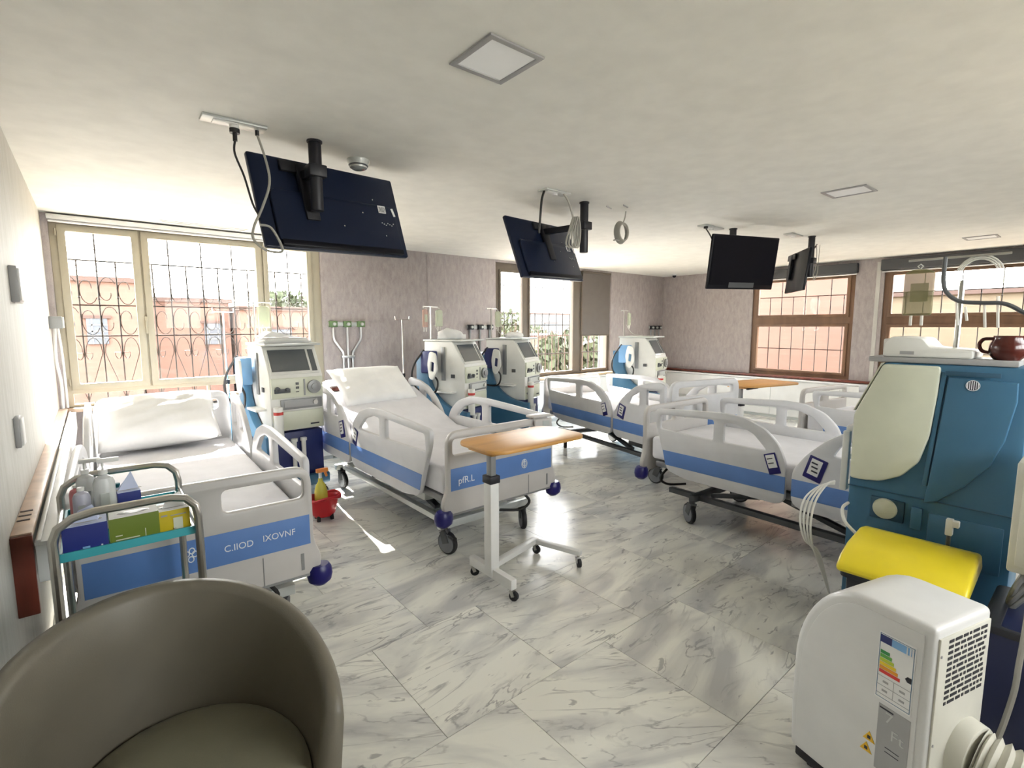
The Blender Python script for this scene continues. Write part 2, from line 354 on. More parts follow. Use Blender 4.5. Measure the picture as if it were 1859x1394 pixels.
def text_mesh(name, s, size, mt, parent, loc, rot, depth=0.0006):
    cu = bpy.data.curves.new(name, 'FONT'); cu.body = s; cu.size = size; cu.extrude = depth; cu.align_x = 'CENTER'; cu.align_y = 'CENTER'
    ob = bpy.data.objects.new(name, cu); me = bpy.data.meshes.new_from_object(ob); bpy.data.objects.remove(ob); bpy.data.curves.remove(cu)
    me.materials.clear(); o = link(name, me, mt, parent); o.location = loc; o.rotation_euler = rot; return o

def tag(o, label, cat, group=None, kind=None):
    o['label'] = label
    if cat: o['category'] = cat
    if group: o['group'] = group
    if kind: o['kind'] = kind
    return o
def thing(name, label, cat, loc=(0, 0, 0), rz=0.0, group=None):
    o = bpy.data.objects.new(name, None); C.objects.link(o); o.empty_display_size = 0.1
    o.location = loc; o.rotation_euler = (0, 0, rz); return tag(o, label, cat, group)
def struct(o, label=None):
    o['kind'] = 'structure'
    if label: o['label'] = label
    return o
def rect(x0, x1, z0, z1): return [(x0, z0), (x1, z0), (x1, z1), (x0, z1)]
def caster(parent, x, y, r, w, mt_w, mt_f, rz=0.0, fork=True, name='caster'):
    c, s = math.cos(rz), math.sin(rz)
    m = MB(); m.cyl((x, y, 2 * r - 0.004), (x, y, 2 * r + 0.035), r * 0.28)
    off = r * 0.35
    ox, oy = x + s * off, y - c * off
    for sg in (-1, 1):
        dx, dy = c * (w / 2 + 0.004) * sg, s * (w / 2 + 0.004) * sg
        m.bar((x + dx, y + dy, 2 * r), (ox + dx, oy + dy, r), 0.006, r * 0.7)
    m.box((x, y, 2 * r + 0.004), (w + 0.014, r * 0.8, 0.012), (0, 0, rz))
    f = m.build(name, mt_f, parent)
    wv = Vector((c, s, 0)) * w / 2; ct = Vector((ox, oy, r))
    wheel = MB().cyl(ct - wv, ct + wv, r, n=24).build('wheel', mt_w, f, bevel=r * 0.12)
    return f, ct, wv

# ------------------------------------------------------------------ room shell
X0, X1, Y0, Y1, ZC = -0.26, 8.7, -1.6, 5.8, 2.45
floor = struct(MB().box(((X0 + X1) / 2, (Y0 + Y1) / 2, -0.05), (X1 - X0 + 0.6, Y1 - Y0 + 0.6, 0.09)).build('floor', M_GROUT), 'polished grey-white marble tile floor')
TW, TL, G = 0.59, 0.65, 0.002
tile_me = {}
ys = [0.8 + TL * k for k in range(-4, 9)]
for j, y in enumerate(ys):
    xo = 1.78 + (TW / 2 if j % 2 else 0) - 5 * TW
    for i in range(-1, 18):
        xa, xb = max(X0, xo + i * TW), min(X1, xo + (i + 1) * TW); ya, yb = max(Y0, y), min(Y1, y + TL)
        if xb - xa < 0.02 or yb - ya < 0.02: continue
        k = (round(xb - xa, 3), round(yb - ya, 3))
        if k not in tile_me:
            tile_me[k] = MB().box((0, 0, -0.006), (k[0] - G, k[1] - G, 0.012)).mesh('floor_tile', bevel=0.0007, seg=1)
        o = link('floor_tile', tile_me[k], M_FLOOR, floor); o.location = ((xa + xb) / 2, (ya + yb) / 2, 0.0)
        
def wall(name, outline, holes, plane, a0, a1, m, label):
    return struct(slab(name, outline, holes, plane, a0, a1, m, bev=0.001), label)
WA = (-0.215, 2.03, 0.80, 2.40); WB = (4.52, 7.10, 0.70, 2.42); WC = (2.55, 4.05, 0.69, 2.40); WD = (-0.6, 2.20, 0.69, 2.40)
wall('wall_back', rect(X0 - 0.3, X1 + 0.3, 0, ZC + 0.05), [rect(*WA), rect(*WB)], 'y', Y1, Y1 + 0.28, M_WALL, 'mauve textured vinyl wall holding two barred windows')
wall('wall_right', rect(Y0 - 0.3, Y1, 0, ZC + 0.05), [rect(*WC), rect(*WD)], 'x', X1, X1 + 0.28, M_WALL, 'mauve textured wall with two brown wood windows')
wall('wall_left', rect(Y0 - 0.3, Y1, 0, ZC + 0.05), [], 'x', X0 - 0.2, X0, M_WALLL, 'pale vinyl-covered side wall with switches')
WF = (1.2, 4.4, 1.40, 2.30)  # opening for the added fill window, out of view
wall('wall_front', rect(X0, X1, 0, ZC + 0.05), [rect(*WF)], 'y', Y0 - 0.2, Y0, M_WALLF, 'plain wall behind the viewer')
struct(MB().box(((X0 + X1) / 2, (Y0 + Y1) / 2, ZC + 0.06), (X1 - X0 + 0.7, Y1 - Y0 + 0.7, 0.12)).build('ceiling', M_CEIL), 'smooth off-white ceiling')
# vinyl panel joints as thin strips on the walls
for i, x in enumerate((3.4,)):
    struct(MB().box((x, Y1 - 0.003, 1.62), (0.012, 0.006, 1.6)).build('trim_1', M_WALL), 'narrow vertical joint strip on the back wall')
struct(MB().box((X1 - 0.004, 2.27, 1.55), (0.008, 0.05, 1.7)).build('trim_2', M_WALLL), 'pale vertical strip beside the wide brown window')
# ledges
struct(MB().box(((2.1 + 4.45) / 2, Y1 - 0.06, 0.785), (4.45 - 2.1, 0.12, 0.03)).build('trim_3', M_MAHO, bevel=0.004), 'red-brown wood ledge along the back wall')
struct(MB().box(((4.45 + 7.2) / 2, Y1 - 0.09, 0.69), (7.2 - 4.45, 0.18, 0.035)).build('trim_4', M_LWOOD, bevel=0.004), 'light wooden sill below the middle window')
struct(MB().box(((7.2 + X1) / 2, Y1 - 0.06, 0.70), (X1 - 7.2, 0.12, 0.03)).build('trim_5', M_MAHO, bevel=0.004), 'red-brown ledge running into the far corner')
struct(MB().box((X1 - 0.07, (Y0 + Y1) / 2 + 0.5, 0.675), (0.14, Y1 - Y0 - 1.2, 0.03)).build('trim_6', M_MAHO, bevel=0.004), 'red-brown ledge below the right-hand windows')
# white heater covers under the ledges
def heater(name, loc, L, rz, label, d=0.16, h=0.60):
    t = thing(name, label, 'heater cover', Vector(loc) + Matrix.Rotation(rz, 3, 'Z') @ Vector((0, -0.013, 0)), rz)
    MB().box((0, -d / 2, h / 2 + 0.03), (L, d, h - 0.03)).build('body', M_WHITE, t, bevel=0.006)
    MB().box((0, -d / 2, h + 0.035), (L + 0.01, d + 0.02, 0.03)).build('top', M_WHITE, t, bevel=0.005)
    MB().box((0, -d / 2 + 0.01, 0.02), (L - 0.04, d - 0.03, 0.04)).build('plinth', M_LGREY, t)
    for k in range(6):
        MB().box((0, -d - 0.002, 0.16 + k * 0.012), (L - 0.3, 0.004, 0.005)).build('louvre', M_LGREY, t)
    n = max(1, int(L / 0.9))
    for k in range(1, n):
        MB().box((-L / 2 + L * k / n, -d - 0.0015, h / 2), (0.006, 0.004, h - 0.1)).build('seam', M_LGREY, t)
heater('heater_cover', (X1, 2.6, 0), 6.0, R(-90), 'long white heater cover along the right-hand wall under brown windows')
heater('heater_cover', (3.25, Y1, 0), 2.3, 0, 'white heater cover below the mauve wall between the windows', h=0.70)
heater('heater_cover', (5.85, Y1, 0), 2.6, 0, 'white heater cover below the dark middle window', h=0.62)
heater('heater_cover', (1.0, Y1, 0), 2.10, 0, 'white heater cover under the large tan window behind the bed', h=0.70)

# ------------------------------------------------------------------ windows
def pane_frame(x0, x1, z0, z1, w, a0, a1, plane, m, parent, name='sash'):
    return slab(name, rect(x0, x1, z0, z1), [rnd(rect(x0 + w, x1 - w, z0 + w, z1 - w), 0.012, 3)], plane, a0, a1, m, parent, bev=0.004)
def glass(x0, x1, z0, z1, a, plane, parent):
    m = MB()
    if plane == 'y': m.box(((x0 + x1) / 2, a, (z0 + z1) / 2), (x1 - x0, 0.006, z1 - z0))
    else: m.box((a, (x0 + x1) / 2, (z0 + z1) / 2), (0.006, x1 - x0, z1 - z0))
    return m.build('pane', M_GLASS, parent)
# window A (tan)
w1 = bpy.data.objects.new('window_1', None); C.objects.link(w1); struct(w1, 'large tan-framed window with three panes beside the left wall')
y0, y1 = 5.83, 5.90
slab('window_frame', rect(WA[0], WA[1], WA[2], WA[3]), [rect(-0.16, 0.39, 0.955, 2.365), rect(0.41, 1.42, 0.955, 2.365), rect(1.44, 1.93, 0.955, 2.365), rect(-0.16, 0.86, 0.825, 0.915), rect(0.88, 1.93, 0.825, 0.915)], 'y', y0, y1, M_TAN, w1, bev=0.004)
for (a, b) in ((-0.165, 0.393), (0.408, 1.423), (1.437, 1.935)):
    s = pane_frame(a, b, 0.95, 2.37, 0.055 if a < 1.4 else 0.05, y0 - 0.022, y0 + 0.03, 'y', M_TAN, w1); glass(a + 0.05, b - 0.05, 1.0, 2.32, y0 + 0.012, 'y', s)
for (a, b) in ((-0.165, 0.87), (0.87, 1.935)): glass(a, b, 0.82, 0.92, y0 + 0.03, 'y', w1)
for x in (0.40, 1.43):
    h = MB().box((x, y0 - 0.03, 1.55), (0.022, 0.016, 0.10)).bar((x, y0 - 0.045, 1.56), (x, y0 - 0.045, 1.44), 0.014).build('handle', M_TAN, w1, bevel=0.003)
for z in (1.02, 2.30): MB().cyl((-0.175, y0 - 0.022, z - 0.03), (-0.175, y0 - 0.022, z + 0.03), 0.008).build('hinge', M_TAN, w1)
struct(MB().box((0.9, Y1 - 0.02, 0.785), (2.26, 0.16, 0.03)).build('trim_7', M_LEDGE, bevel=0.004), 'terracotta sill under the large tan window')
# window B (dark bronze)
w2 = bpy.data.objects.new('window_2', None); C.objects.link(w2); struct(w2, 'dark bronze window in the middle of the back wall')
slab('window_frame', rect(*WB), [rect(4.62, 5.05, 0.76, 2.30), rect(5.19, 6.16, 0.76, 2.30), rect(6.37, 7.02, 0.76, 2.30)], 'y', y0, y1, M_DARKF, w2, bev=0.004)
for (a, b) in ((4.60, 5.07), (5.17, 6.18), (6.35, 7.04)):
    s = pane_frame(a, b, 0.74, 2.32, 0.03, y0 - 0.02, y0 + 0.03, 'y', M_DARKF, w2); glass(a + 0.02, b - 0.02, 0.76, 2.30, y0 + 0.01, 'y', s)
# windows C and D (brown)
def brown_window(name, y_a, y_b, z_a, z_b, zt, label, extra=()):
    w = bpy.data.objects.new(name, None); C.objects.link(w); struct(w, label)
    slab('window_frame', rect(y_a, y_b, z_a, z_b), [rect(y_a + 0.07, y_b - 0.07, zt + 0.06, z_b - 0.16), rect(y_a + 0.07, y_b - 0.07, z_a + 0.06, zt - 0.06)], 'x', X1 + 0.03, X1 + 0.10, M_BRNF, w, bev=0.004)
    for (za, zb) in ((zt + 0.05, z_b - 0.15), (z_a + 0.05, zt - 0.05)):
        s = pane_frame(y_a + 0.06, y_b - 0.06, za, zb, 0.045, X1 + 0.005, X1 + 0.06, 'x', M_BRNF, w); glass(y_a + 0.10, y_b - 0.10, za + 0.04, zb - 0.04, X1 + 0.04, 'x', s)
    return w
brown_window('window_3', WC[0], WC[1], WC[2], WC[3], 1.58, 'narrow brown wood window with an upper and a lower pane')
wd = brown_window('window_4', WD[0], WD[1], WD[2], WD[3], 1.57, 'wide brown wood window at the right edge')

w5 = bpy.data.objects.new('added_fill_window', None); C.objects.link(w5); struct(w5, 'unseen wide window added behind the viewer to let in fill daylight')  # unseen, added so daylight reaches the near side of the room
xs = [WF[0] + (WF[1] - WF[0]) * k / 4 for k in range(5)]
slab('window_frame', rect(*WF), [rect(xs[k] + 0.03, xs[k + 1] - 0.03, WF[2] + 0.04, WF[3] - 0.04) for k in range(4)], 'y', Y0 - 0.11, Y0 - 0.04, M_TAN, w5, bev=0.004)
for k in range(4):
    s = pane_frame(xs[k] + 0.02, xs[k + 1] - 0.02, WF[2] + 0.03, WF[3] - 0.03, 0.05, Y0 - 0.07, Y0 - 0.02, 'y', M_TAN, w5); glass(xs[k] + 0.06, xs[k + 1] - 0.06, WF[2] + 0.07, WF[3] - 0.07, Y0 - 0.045, 'y', s)
# roller blind cassettes
def cassette(name, c, d, mt, label, bar=None, axis='x'):
    t = thing(name, label, 'roller blind', c)
    MB().box((0, 0, 0), d).build('cassette', mt, t, bevel=0.008)
    if axis == 'x': MB().cyl((-d[0] / 2 + 0.01, -0.005, -d[2] / 2 - 0.012), (d[0] / 2 - 0.01, -0.005, -d[2] / 2 - 0.012), 0.012).build('hem_bar', bar or M_ALU, t)
    else: MB().cyl((0.005, -d[1] / 2 + 0.01, -d[2] / 2 - 0.014), (0.005, d[1] / 2 - 0.01, -d[2] / 2 - 0.014), 0.014).build('hem_bar', bar or M_ALU, t)
    return t
cassette('roller_blind', (0.90, 5.765, 2.415), (2.24, 0.07, 0.04), M_WHITE, 'slim white rolled-up blind over the large tan window', M_ALU)
cassette('roller_blind', (X1 - 0.05, 3.30, 2.335), (0.10, 1.56, 0.14), M_BLINDD, 'charcoal rolled-up blind above the narrow brown window', M_ALU, 'y')
cassette('roller_blind', (X1 - 0.05, 0.80, 2.345), (0.10, 2.86, 0.15), M_BLINDD, 'charcoal rolled-up blind above the wide brown window', M_ALU, 'y')
t = thing('roller_blind', 'taupe blind half lowered over the right pane of the dark window', 'roller blind', (6.70, 5.79, 0))
MB().box((0, 0, 1.88), (0.70, 0.004, 1.06)).build('fabric', M_BLINDB, t)
MB().cyl((-0.35, 0, 1.345), (0.35, 0, 1.345), 0.009).build('hem_bar', M_DARKF, t)
MB().cyl((-0.36, 0, 2.40), (0.36, 0, 2.40), 0.02).build('roller', M_DARKF, t)

# wrought iron grilles
def grille(name, label, u0, u1, zs, nb, a, plane, scroll, group):
    t = thing(name, label, 'window grille', (0, 0, 0), 0, group)
    def P(u, z): return (u, a, z) if plane == 'y' else (a, u, z)
    vm = None
    for k in range(nb + 1):
        u = u0 + (u1 - u0) * k / nb
        full = (k % 2 == 0)
        mb = MB().cyl(P(u, zs[0]), P(u, zs[-1] if full else zs[-2]), 0.0065, n=6)
        for z in ((zs[-2] + 0.1, zs[-2] - 0.09, zs[2] + 0.06) if full else (zs[-2] - 0.05, zs[2] + 0.07)):
            q = P(u, z); mb.lathe([(0.001, -0.014), (0.013, 0), (0.001, 0.014)], q, 8)
        mb.build('upright_bar', M_IRON, t)
    for z in zs[1:-1]:
        MB().bar(P(u0, z), P(u1, z), 0.012, 0.012).build('cross_bar', M_IRON, t)
    if scroll:
        st = (u1 - u0) / nb
        for k in range(0, nb):
            u = u0 + st * (k + 0.5)
            # heart half: straight diagonals and a curl, between bar k and k+1 (lower band)
            s = 1 if k % 2 == 0 else -1
            zt = zs[1]; zb = zs[0]
            base = u + s * st / 2; pts = [P(base, zb + 0.02), P(base - s * st * 0.9, zb + (zt - zb) * 0.72)]
            for q in range(9):
                an = PI * q / 8; pts.append(P(base - s * st * (0.5 + 0.42 * math.cos(an)), zb + (zt - zb) * (0.75 + 0.22 * math.sin(an))))
            for q in range(6):
                an = PI + PI * q / 5; pts.append(P(base - s * st * (0.24 + 0.18 * math.cos(an + PI)) , zb + (zt - zb) * (0.75 + 0.10 * math.sin(an))))
            MB().tube(pts, 0.0035, 5).build('heart_scroll', M_IRON, t)
            for (za, zb2) in ((zs[1], zs[2]), (zs[2], zs[2] + 0.27)):
                zc = (za + zb2) / 2; rr = (zb2 - za) / 2 - 0.012
                pts = []
                for q in range(15):
                    an = s * (0.55 + q * 0.38); f = 1.0 if q < 9 else 1.0 - (q - 8) * 0.11
                    pts.append(P(u + st * 0.46 * f * math.cos(an), zc + rr * f * math.sin(an)))
                MB().tube(pts, 0.0035, 5).build('ring_scroll', M_IRON, t)
    return t
grille('window_grille', 'ornate wrought iron grille with heart scrolls outside the tan window', -0.20, 2.02, (0.80, 1.42, 1.70, 2.10, 2.44), 16, 6.03, 'y', True, None)
grille('window_grille', 'black iron bar grille outside the dark middle window', 4.54, 7.08, (0.70, 1.05, 1.52, 2.12, 2.44), 16, 6.03, 'y', False, None)
grille('window_grille', 'thin iron bar grille outside the narrow brown window', 2.57, 4.03, (0.66, 1.12, 1.52, 1.97, 2.44), 8, 8.93, 'x', False, None)
grille('window_grille', 'thin iron bar grille outside the wide brown window', -0.58, 2.18, (0.66, 1.12, 1.52, 1.97, 2.44), 14, 8.93, 'x', False, None)
for (y, l) in ((4.02, 'white'),):
    pass

# ------------------------------------------------------------------ outside
struct(MB().box((8, 16, -0.75), (80, 62, 0.3)).build('ground', M_GROUND), 'dry ground outside the windows')
def building(label, x0, x1, y0_, y1_, z1_, mt, wins, side='y', cop=0.12, cat='building', door=()):
    b = thing('building', label, cat, ((x0 + x1) / 2, (y0_ + y1_) / 2, -0.6), 0, None)
    W, D, H = x1 - x0, y1_ - y0_, z1_ + 0.6
    MB().box((0, 0, H / 2), (W, D, H)).build('walls', mt, b)
    MB().box((0, 0, H + cop / 2), (W + 0.16, D + 0.16, cop)).build('roof_coping', M_EROOF, b)
    for (u, z, w, h) in wins:
        if side == 'y':
            f = MB().box((u - (x0 + x1) / 2, -D / 2 - 0.02, z + 0.6), (w, 0.06, h)).build('window', M_EWIN, b)
            for q in (-0.25, 0.25): MB().box((u - (x0 + x1) / 2 + q * w, -D / 2 - 0.055, z + 0.6), (0.03, 0.02, h)).build('bar', M_FACG, f)
            for q in (-0.25, 0, 0.25): MB().box((u - (x0 + x1) / 2, -D / 2 - 0.055, z + 0.6 + q * h), (w, 0.02, 0.03)).build('bar', M_FACG, f)
            MB().box((u - (x0 + x1) / 2, -D / 2 - 0.03, z + 0.6 + h / 2 + 0.04), (w + 0.16, 0.08, 0.07)).build('lintel', M_EROOF, b)
        else:
            f = MB().box((-W / 2 - 0.02, u - (y0_ + y1_) / 2, z + 0.6), (0.06, w, h)).build('window', M_EWIN, b)
    return b
building('salmon brick house with a small barred window, seen through the left pane', -9, 0.95, 16, 24, 2.60, M_FACR, [(0.12, 1.40, 0.40, 0.62), (-3.5, 1.42, 0.7, 0.85)])
building('long salmon brick house with a low roof behind the tan window', 1.05, 3.2, 17, 25, 2.20, M_FACR, [(2.75, 1.30, 0.45, 0.6)])
building('low salmon brick outbuilding at the right side of the tan window', 3.3, 6.6, 16.2, 22, 1.98, M_FACR, [(4.3, 1.25, 0.8, 0.35), (5.6, 1.2, 0.6, 0.6)])
building('pale grey far building on the horizon of the middle window', 16, 40, 34, 42, 2.6, M_FACG, [(21, 1.4, 1.6, 0.7), (25, 1.4, 1.6, 0.7), (29, 1.4, 1.6, 0.7), (33, 1.4, 1.6, 0.7)])
building('low tan brick wall building behind the fence at the middle window', 10.5, 24, 20, 26, 0.9, M_FACO, [(13, 0.4, 0.8, 0.5), (16, 0.4, 0.8, 0.5)])
building('tall salmon brick building close outside the narrow brown window', 11.8, 18, 3.35, 8.6, 5.2, M_FACR, [], 'x')
building('cream brick building with a flat top outside the wide brown window', 12.0, 18, -7, 3.0, 2.05, M_FACO, [], 'x', cop=0.08)
# garden fence beyond the middle window
t = thing('garden_fence', 'rust-brown upright rod fence beyond the middle window', 'fence', (0, 0, -0.6))
for k in range(30):
    MB().cyl((7.2 + k * 0.3, 12.0, 0), (7.2 + k * 0.3, 12.0, 1.95), 0.014, n=6).build('fence_rod', M_EROOF, t)
for z in (0.5, 1.2, 1.8): MB().bar((7.2, 12, z), (15.9, 12, z), 0.03).build('fence_rail', M_EROOF, t)
# trees
def tree(label, loc, h, rx, rz_, n=420, seed=1, trunk=True):
    rg = random.Random(seed); t = thing('tree', label, 'tree', loc)
    mb = MB()
    for k in range(n):
        while True:
            p = Vector((rg.uniform(-1, 1), rg.uniform(-1, 1), rg.uniform(-1, 1)))
            if 0.25 < p.length < 1: break
        p = Vector((p.x * rx, p.y * rx, p.z * rz_ + h)); s = rg.uniform(0.10, 0.22) * rx
        e = Euler((rg.uniform(0, 6), rg.uniform(0, 6), rg.uniform(0, 6))).to_matrix()
        mb.add([p + e @ Vector(q) for q in ((-s, 0, 0), (0, -s * .5, 0.02), (s, 0, 0), (0, s * .5, 0.02))], [(0, 1, 2, 3)])
    f = mb.build('foliage', M_LEAF, t); f['kind'] = 'stuff'
    if trunk:
        b = MB().tube(cr([(0, 0, 0), (0.05, 0, h * 0.4), (-0.03, 0.05, h * 0.75), (0, 0, h)]), [0.10 * (1 - 0.6 * k / 18) for k in range(19)], 7)
        for a in (0.3, 2.4, 4.4): b.tube([(0, 0, h * 0.6), (math.cos(a) * rx * .4, math.sin(a) * rx * .4, h * 0.95), (math.cos(a) * rx * .6, math.sin(a) * rx * .6, h + rz_ * .4)], [0.05, 0.03, 0.01], 5)
        b.build('trunk', M_BARK, t)
tree('leafy tree rising behind the low salmon outbuilding', (7.2, 25, -0.6), 2.9, 1.3, 0.9, 420, 2)
tree('small leafy tree in front of the middle window fence', (9.3, 11.2, -0.6), 2.0, 0.5, 0.6, 260, 3)
tree('dark green bush below the taupe blind of the middle window', (14.9, 14.2, -0.6), 1.0, 1.5, 0.95, 500, 4, False)
tree('distant grey-green tree on the horizon of the middle window', (21, 30, -0.6), 2.2, 2.2, 1.1, 500, 5)
tree('distant low shrub by the far building in the middle window', (26.5, 31, -0.6), 1.3, 2.4, 0.9, 420, 6, False)

# ------------------------------------------------------------------ left wall fittings and ledge
t = thing('wall_ledge', 'terracotta-topped ledge with dark mahogany end along the left wall', 'ledge', (X0, 0, 0))
MB().box((0.0275, (2.30 + 5.70) / 2, 0.80), (0.055, 3.40, 0.022)).build('top', M_LEDGE, t, bevel=0.003)
MB().box((0.014, (2.32 + 5.70) / 2, 0.665), (0.028, 3.38, 0.25)).build('backing', M_WALLL, t)
MB().box((0.0275, 2.296, 0.665), (0.055, 0.022, 0.28)).build('end_board', M_MAHO, t, bevel=0.002)
for k in range(3): MB().box((0.022, 2.46 + 0.06 * k, 0.812), (0.035, 0.012, 0.003)).build('slot', M_EROOF, t)
t = thing('cable_trunking', 'white ribbed trunking running beside the terracotta ledge', 'trunking', (X0 + 0.058, 0, 0))
MB().box((0.026, 3.98, 0.70), (0.048, 3.40, 0.13)).build('channel', M_WHITE, t, bevel=0.004)
MB().box((0.026, 3.98, 0.772), (0.050, 3.41, 0.014)).build('cover', M_WHITE, t, bevel=0.003)
MB().box((0.012, 3.98, 0.782), (0.012, 3.41, 0.010)).build('rib', M_WHITE, t, bevel=0.002)
def wall_plate(name, label, cat, y, z, w, h, d, mt):
    t = thing(name, label, cat, (X0, y, z))
    MB().box((d / 2, 0, 0), (d, w, h)).build('housing', M_GREYP, t, bevel=0.004)
    MB().box((d + 0.003, 0, 0), (0.008, w * 0.86, h * 0.88)).build('cover', mt, t, bevel=0.002)
    return t
wall_plate('wall_switch', 'upright white switch with grey side on the left wall', 'switch', 3.20, 1.69, 0.16, 0.16, 0.028, M_WHITE)
t = wall_plate('wall_dispenser', 'small white box low on the left wall above the ledge', 'wall box', 2.76, 1.09, 0.09, 0.12, 0.018, M_WHITE)
t = thing('conduit_box', 'grey junction box at the wall corner with white conduit below', 'junction box', (X0, 5.62, 1.54))
MB().box((0.04, 0, 0), (0.08, 0.10, 0.10)).build('box', M_MGREY, t, bevel=0.004)
MB().box((0.085, 0, 0), (0.012, 0.09, 0.09)).build('lid', M_LGREY, t, bevel=0.003)
MB().tube(cr([(0.03, 0, -0.05), (0.02, -0.03, -0.3), (0.035, 0.02, -0.5), (0.03, 0.02, -0.72)]), 0.011, 8).build('conduit', M_WHITE, t)
MB().tube(cr([(0.05, 0, -0.05), (0.06, 0.02, -0.3), (0.06, 0.04, -0.72)]), 0.008, 8).build('conduit', M_WHITE, t)

# gas / water outlet risers on the back wall
def riser(label, x, z0, zt, spread, mt_out, wide=True):
    t = thing('outlet_riser', label, 'pipe riser', (x, Y1, z0)); H = zt - z0
    for k, s in enumerate((-1, 0, 1)):
        if s and wide: pts = [(s * 0.055, -0.02, 0), (s * 0.055, -0.02, H * 0.52), (s * 0.06, -0.02, H * 0.58), (s * spread * .95, -0.02, H * 0.78), (s * spread, -0.02, H * 0.84), (s * spread, -0.02, H)]
        else: pts = [(s * spread, -0.02, 0), (s * spread, -0.02, H)]
        MB().tube(pts, 0.014, 8).build('pipe', M_ALU if wide else M_MGREY, t)
        o = MB().box((s * spread, -0.03, H + 0.03), (0.09, 0.05, 0.07)).build('outlet', mt_out, t, bevel=0.006)
        MB().cyl((s * spread, -0.055, H + 0.03), (s * spread, -0.085, H + 0.03), 0.018, n=12).build('coupling', M_LGREY, o)
    MB().box((0, -0.012, H + 0.03), (spread * 2 + 0.1, 0.02, 0.05)).build('rail', M_LGREY, t, bevel=0.004)
    MB().box((0, -0.02, H * 0.5), (0.16, 0.03, 0.03)).build('clamp', M_ALU, t, bevel=0.003)
riser('forked pipe riser with three green outlets beside the tan window', 2.30, 0.80, 1.50, 0.165, M_GREENF)
riser('straight pipe riser with black outlets left of the dark window', 4.22, 0.80, 1.46, 0.17, M_TVP, False)
riser('dark pipe riser with black outlets in the far corner', 8.42, 0.72, 1.44, 0.13, M_TVP, False)

# ------------------------------------------------------------------ ceiling fittings
def led_panel(label, c, sx, sy):
    t = thing('ceiling_light', label, 'ceiling light', (c[0], c[1], ZC), 0, 'square ceiling lights')
    slab('frame', rect(-sx / 2, sx / 2, -sy / 2, sy / 2), [rect(-sx / 2 + 0.022, sx / 2 - 0.022, -sy / 2 + 0.022, sy / 2 - 0.022)], 'z', -0.008, 0.0, M_GREYP, t, bev=0.002)
    MB().box((0, 0, -0.002), (sx - 0.044, sy - 0.044, 0.004)).build('diffuser', M_LED, t)
led_panel('square ceiling light nearest the viewer', (1.19, 1.515), 0.24, 0.25)
led_panel('square ceiling light in front of the wide brown window', (4.22, 1.32), 0.25, 0.28)
led_panel('small far square ceiling light close to the right-hand wall', (7.5, 1.05), 0.26, 0.28)
t = thing('ceiling_diffuser', 'slim white slot air diffuser in the ceiling above the tan window', 'air vent', (0.90, 5.60, ZC))
slab('frame', rect(-0.36, 0.36, -0.05, 0.05), [rect(-0.34, 0.34, -0.035, 0.035)], 'z', -0.008, 0, M_WHITE, t, bev=0.002)
for k in range(3): MB().box((0, -0.022 + 0.022 * k, -0.003), (0.68, 0.006, 0.006)).build('blade', M_LGREY, t)
t = thing('smoke_detector', 'round grey smoke detector on the ceiling behind the large television', 'smoke detector', (1.25, 2.88, ZC))
MB().lathe([(0.062, 0.0), (0.062, -0.012), (0.05, -0.03), (0.048, -0.045), (0.03, -0.055), (0.001, -0.056)], n=24).build('body', M_LGREY, t)
MB().lathe([(0.052, -0.028), (0.055, -0.031), (0.052, -0.036)], n=24).build('slit_ring', M_DGREY, t)
MB().box((0.02, -0.02, -0.054), (0.008, 0.008, 0.006)).build('indicator', M_RDOT, t)
t = thing('security_camera', 'tiny white dome camera at the top of the far corner', 'camera', (8.35, 5.35, ZC))
MB().cyl((0, 0, 0), (0, 0, -0.025), 0.045).build('base', M_WHITE, t)
MB().lathe([(0.035, -0.025), (0.033, -0.045), (0.02, -0.06), (0.001, -0.066)], n=16).build('dome', M_BLK, t)

